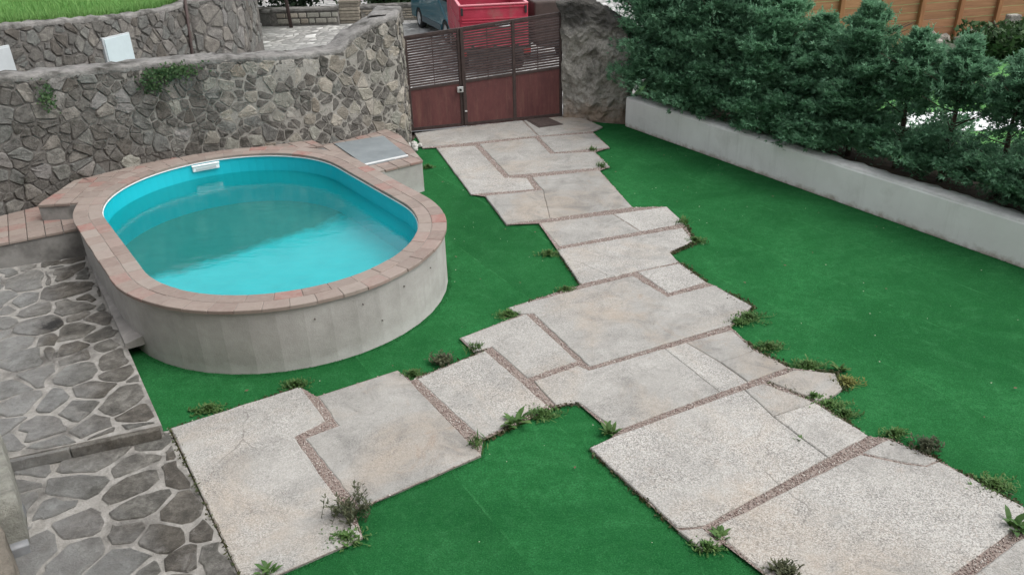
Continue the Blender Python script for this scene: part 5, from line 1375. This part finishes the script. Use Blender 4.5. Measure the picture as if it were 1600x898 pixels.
# moss and soil crumbs along the path edge
def edge_moss():
    lines = [((1062, 410), (1104, 440)), ((1104, 440), (1178, 480)), ((1145, 512), (1182, 546)), ((1182, 546), (1236, 574)), ((1236, 574), (1306, 581)), ((1306, 581), (1320, 606)), ((1280, 628), (1357, 681)), ((1388, 683), (1468, 717)), ((1468, 717), (1600, 790)), ((1070, 350), (1086, 377)), ((1046, 396), (1086, 378)), ((266, 668), (470, 603)), ((650, 590), (760, 545)), ((793, 480), (905, 445)), ((755, 686), (868, 633)), ((868, 633), (902, 626)), ((921, 700), (1058, 826)), ((1199, 594), (1277, 627)), ((266, 670), (374, 898)), ((870, 388), (907, 444))]
    wts = [3, 4, 2, 3, 4, 3, 2, 2, 2, 2, 2, .8, .6, .6, 1.2, 1.5, .5, 1.2, .7, .5]
    V = []; 
    for (a, b), wt_ in zip(lines, wts):
        A, B = P(*a), P(*b); L = (B-A).length; k = int(L*wt_*300)
        t = rng.random(k); c = np.array(A)[None]*(1-t[:, None])+np.array(B)[None]*t[:, None]
        cl = np.array([noise.noise(Vector((x*2.5, y*2.5, 8))) for x, y in c[:, :2]]); sp = .012+.036*np.clip(cl+.2, 0, 1)*min(1.5, wt_/2)
        c[:, :2] += rng.normal(0, 1, (k, 2))*sp[:, None]; keep = (cl > -.25); c = c[keep]; k = len(c)
        c[:, 2] = -.022+rng.random(k)*.02
        a_ = rng.normal(size=(k, 3)); a_ /= np.linalg.norm(a_, axis=1)[:, None]; b_ = np.cross(a_, rng.normal(size=(k, 3))); b_ /= np.linalg.norm(b_, axis=1)[:, None]; s_ = rng.uniform(.006, .020, (k, 1))
        T = np.empty((k, 3, 3)); T[:, 0] = c-a_*s_; T[:, 1] = c+a_*s_; T[:, 2] = c+b_*s_*1.2; V.append(T.reshape(-1, 3))
    V = np.concatenate(V); return npmesh('edge_moss', V, np.arange(len(V)).reshape(-1, 3), MAT['moss'])
props(edge_moss(), 'brown-green moss and dry bits along the path edges', 'moss', kind='stuff')

# pale flecks and dead leaves lying on the turf
def flecks(name, n, s0, s1, mat, label):
    V = []; k = 0; pts = []
    X = rng.uniform(-3.5, 6.5, n*8); Y = rng.uniform(3, 13.5, n*8)
    ok = in_poly(X, Y, [(p.x, p.y) for p in turf_poly]) & ~in_poly(X, Y, [(p.x, p.y) for p in outl]) & (stad_d(X, Y) > PHW+.05)
    X, Y = X[ok][:n], Y[ok][:n]; k = len(X); a = rng.uniform(0, 6.28, k); s_ = rng.uniform(s0, s1, k); T = np.empty((k, 4, 3))
    for i, (u, v_) in enumerate(((-1, 0), (0, -.6), (1, 0), (0, .6))):
        T[:, i, 0] = X+s_*(u*np.cos(a)-v_*np.sin(a)); T[:, i, 1] = Y+s_*(u*np.sin(a)+v_*np.cos(a)); T[:, i, 2] = -.008+rng.random(k)*.006
    F4 = (np.array([(0, 1, 2), (0, 2, 3)])[None]+4*np.arange(k)[:, None, None]).reshape(-1, 3)
    return props(npmesh(name, T.reshape(-1, 3), F4, MAT[mat]), label, 'litter', kind='stuff')
flecks('fallen_petals', 130, .004, .010, 'petal', 'tiny pale petals scattered over the turf')
flecks('dead_leaves', 40, .010, .022, 'deadleaf', 'small dead leaves scattered over the turf')

# plants hanging on the garden wall
def wall_plant(px, py, ru, rz, n, label, mat, seed):
    r = np.random.default_rng(seed); u, z = u_of_px(fw_, Lw, px, py); V = []
    for i in range(n):
        uu = u+r.normal(0, ru); zz = z+r.normal(0, rz); p, d, n_ = fw_(min(max(uu, 0), Lw)); c = p+n_*r.uniform(.04, .13); c.z = zz
        s_ = r.uniform(.012, .03); a = (d*r.normal()+Vector((0, 0, 1))*r.normal()+n_*.4*r.normal()).normalized(); b = a.cross(n_+Vector(r.normal(0, .4, 3))).normalized()
        V += [c-a*s_, c+b*s_*.6, c+a*s_, c-b*s_*.6]
        if i % 4 == 0:
            p0, _, n0 = fw_(min(max(u, 0), Lw)); p0 = p0+n0*.06; p0.z = z+.03; w0 = Vector((0, 0, .003)); V += [p0-w0, p0+w0, c+w0, c-w0]
    F4 = [(4*i, 4*i+1, 4*i+2, 4*i+3) for i in range(len(V)//4)]
    return props(mobj('wall_plant', V, F4, MAT[mat]), label, 'plant', 'plants on the garden wall')
wall_plant(262, 112, .17, .055, 420, 'dark ivy patch hanging over the middle of the garden wall top', 'ivy', 1)
wall_plant(236, 134, .09, .05, 110, 'small pale ivy sprig below the ivy patch', 'ivy', 2)
wall_plant(68, 152, .05, .08, 130, 'small green fern growing in the left part of the garden wall', 'ivy', 3)
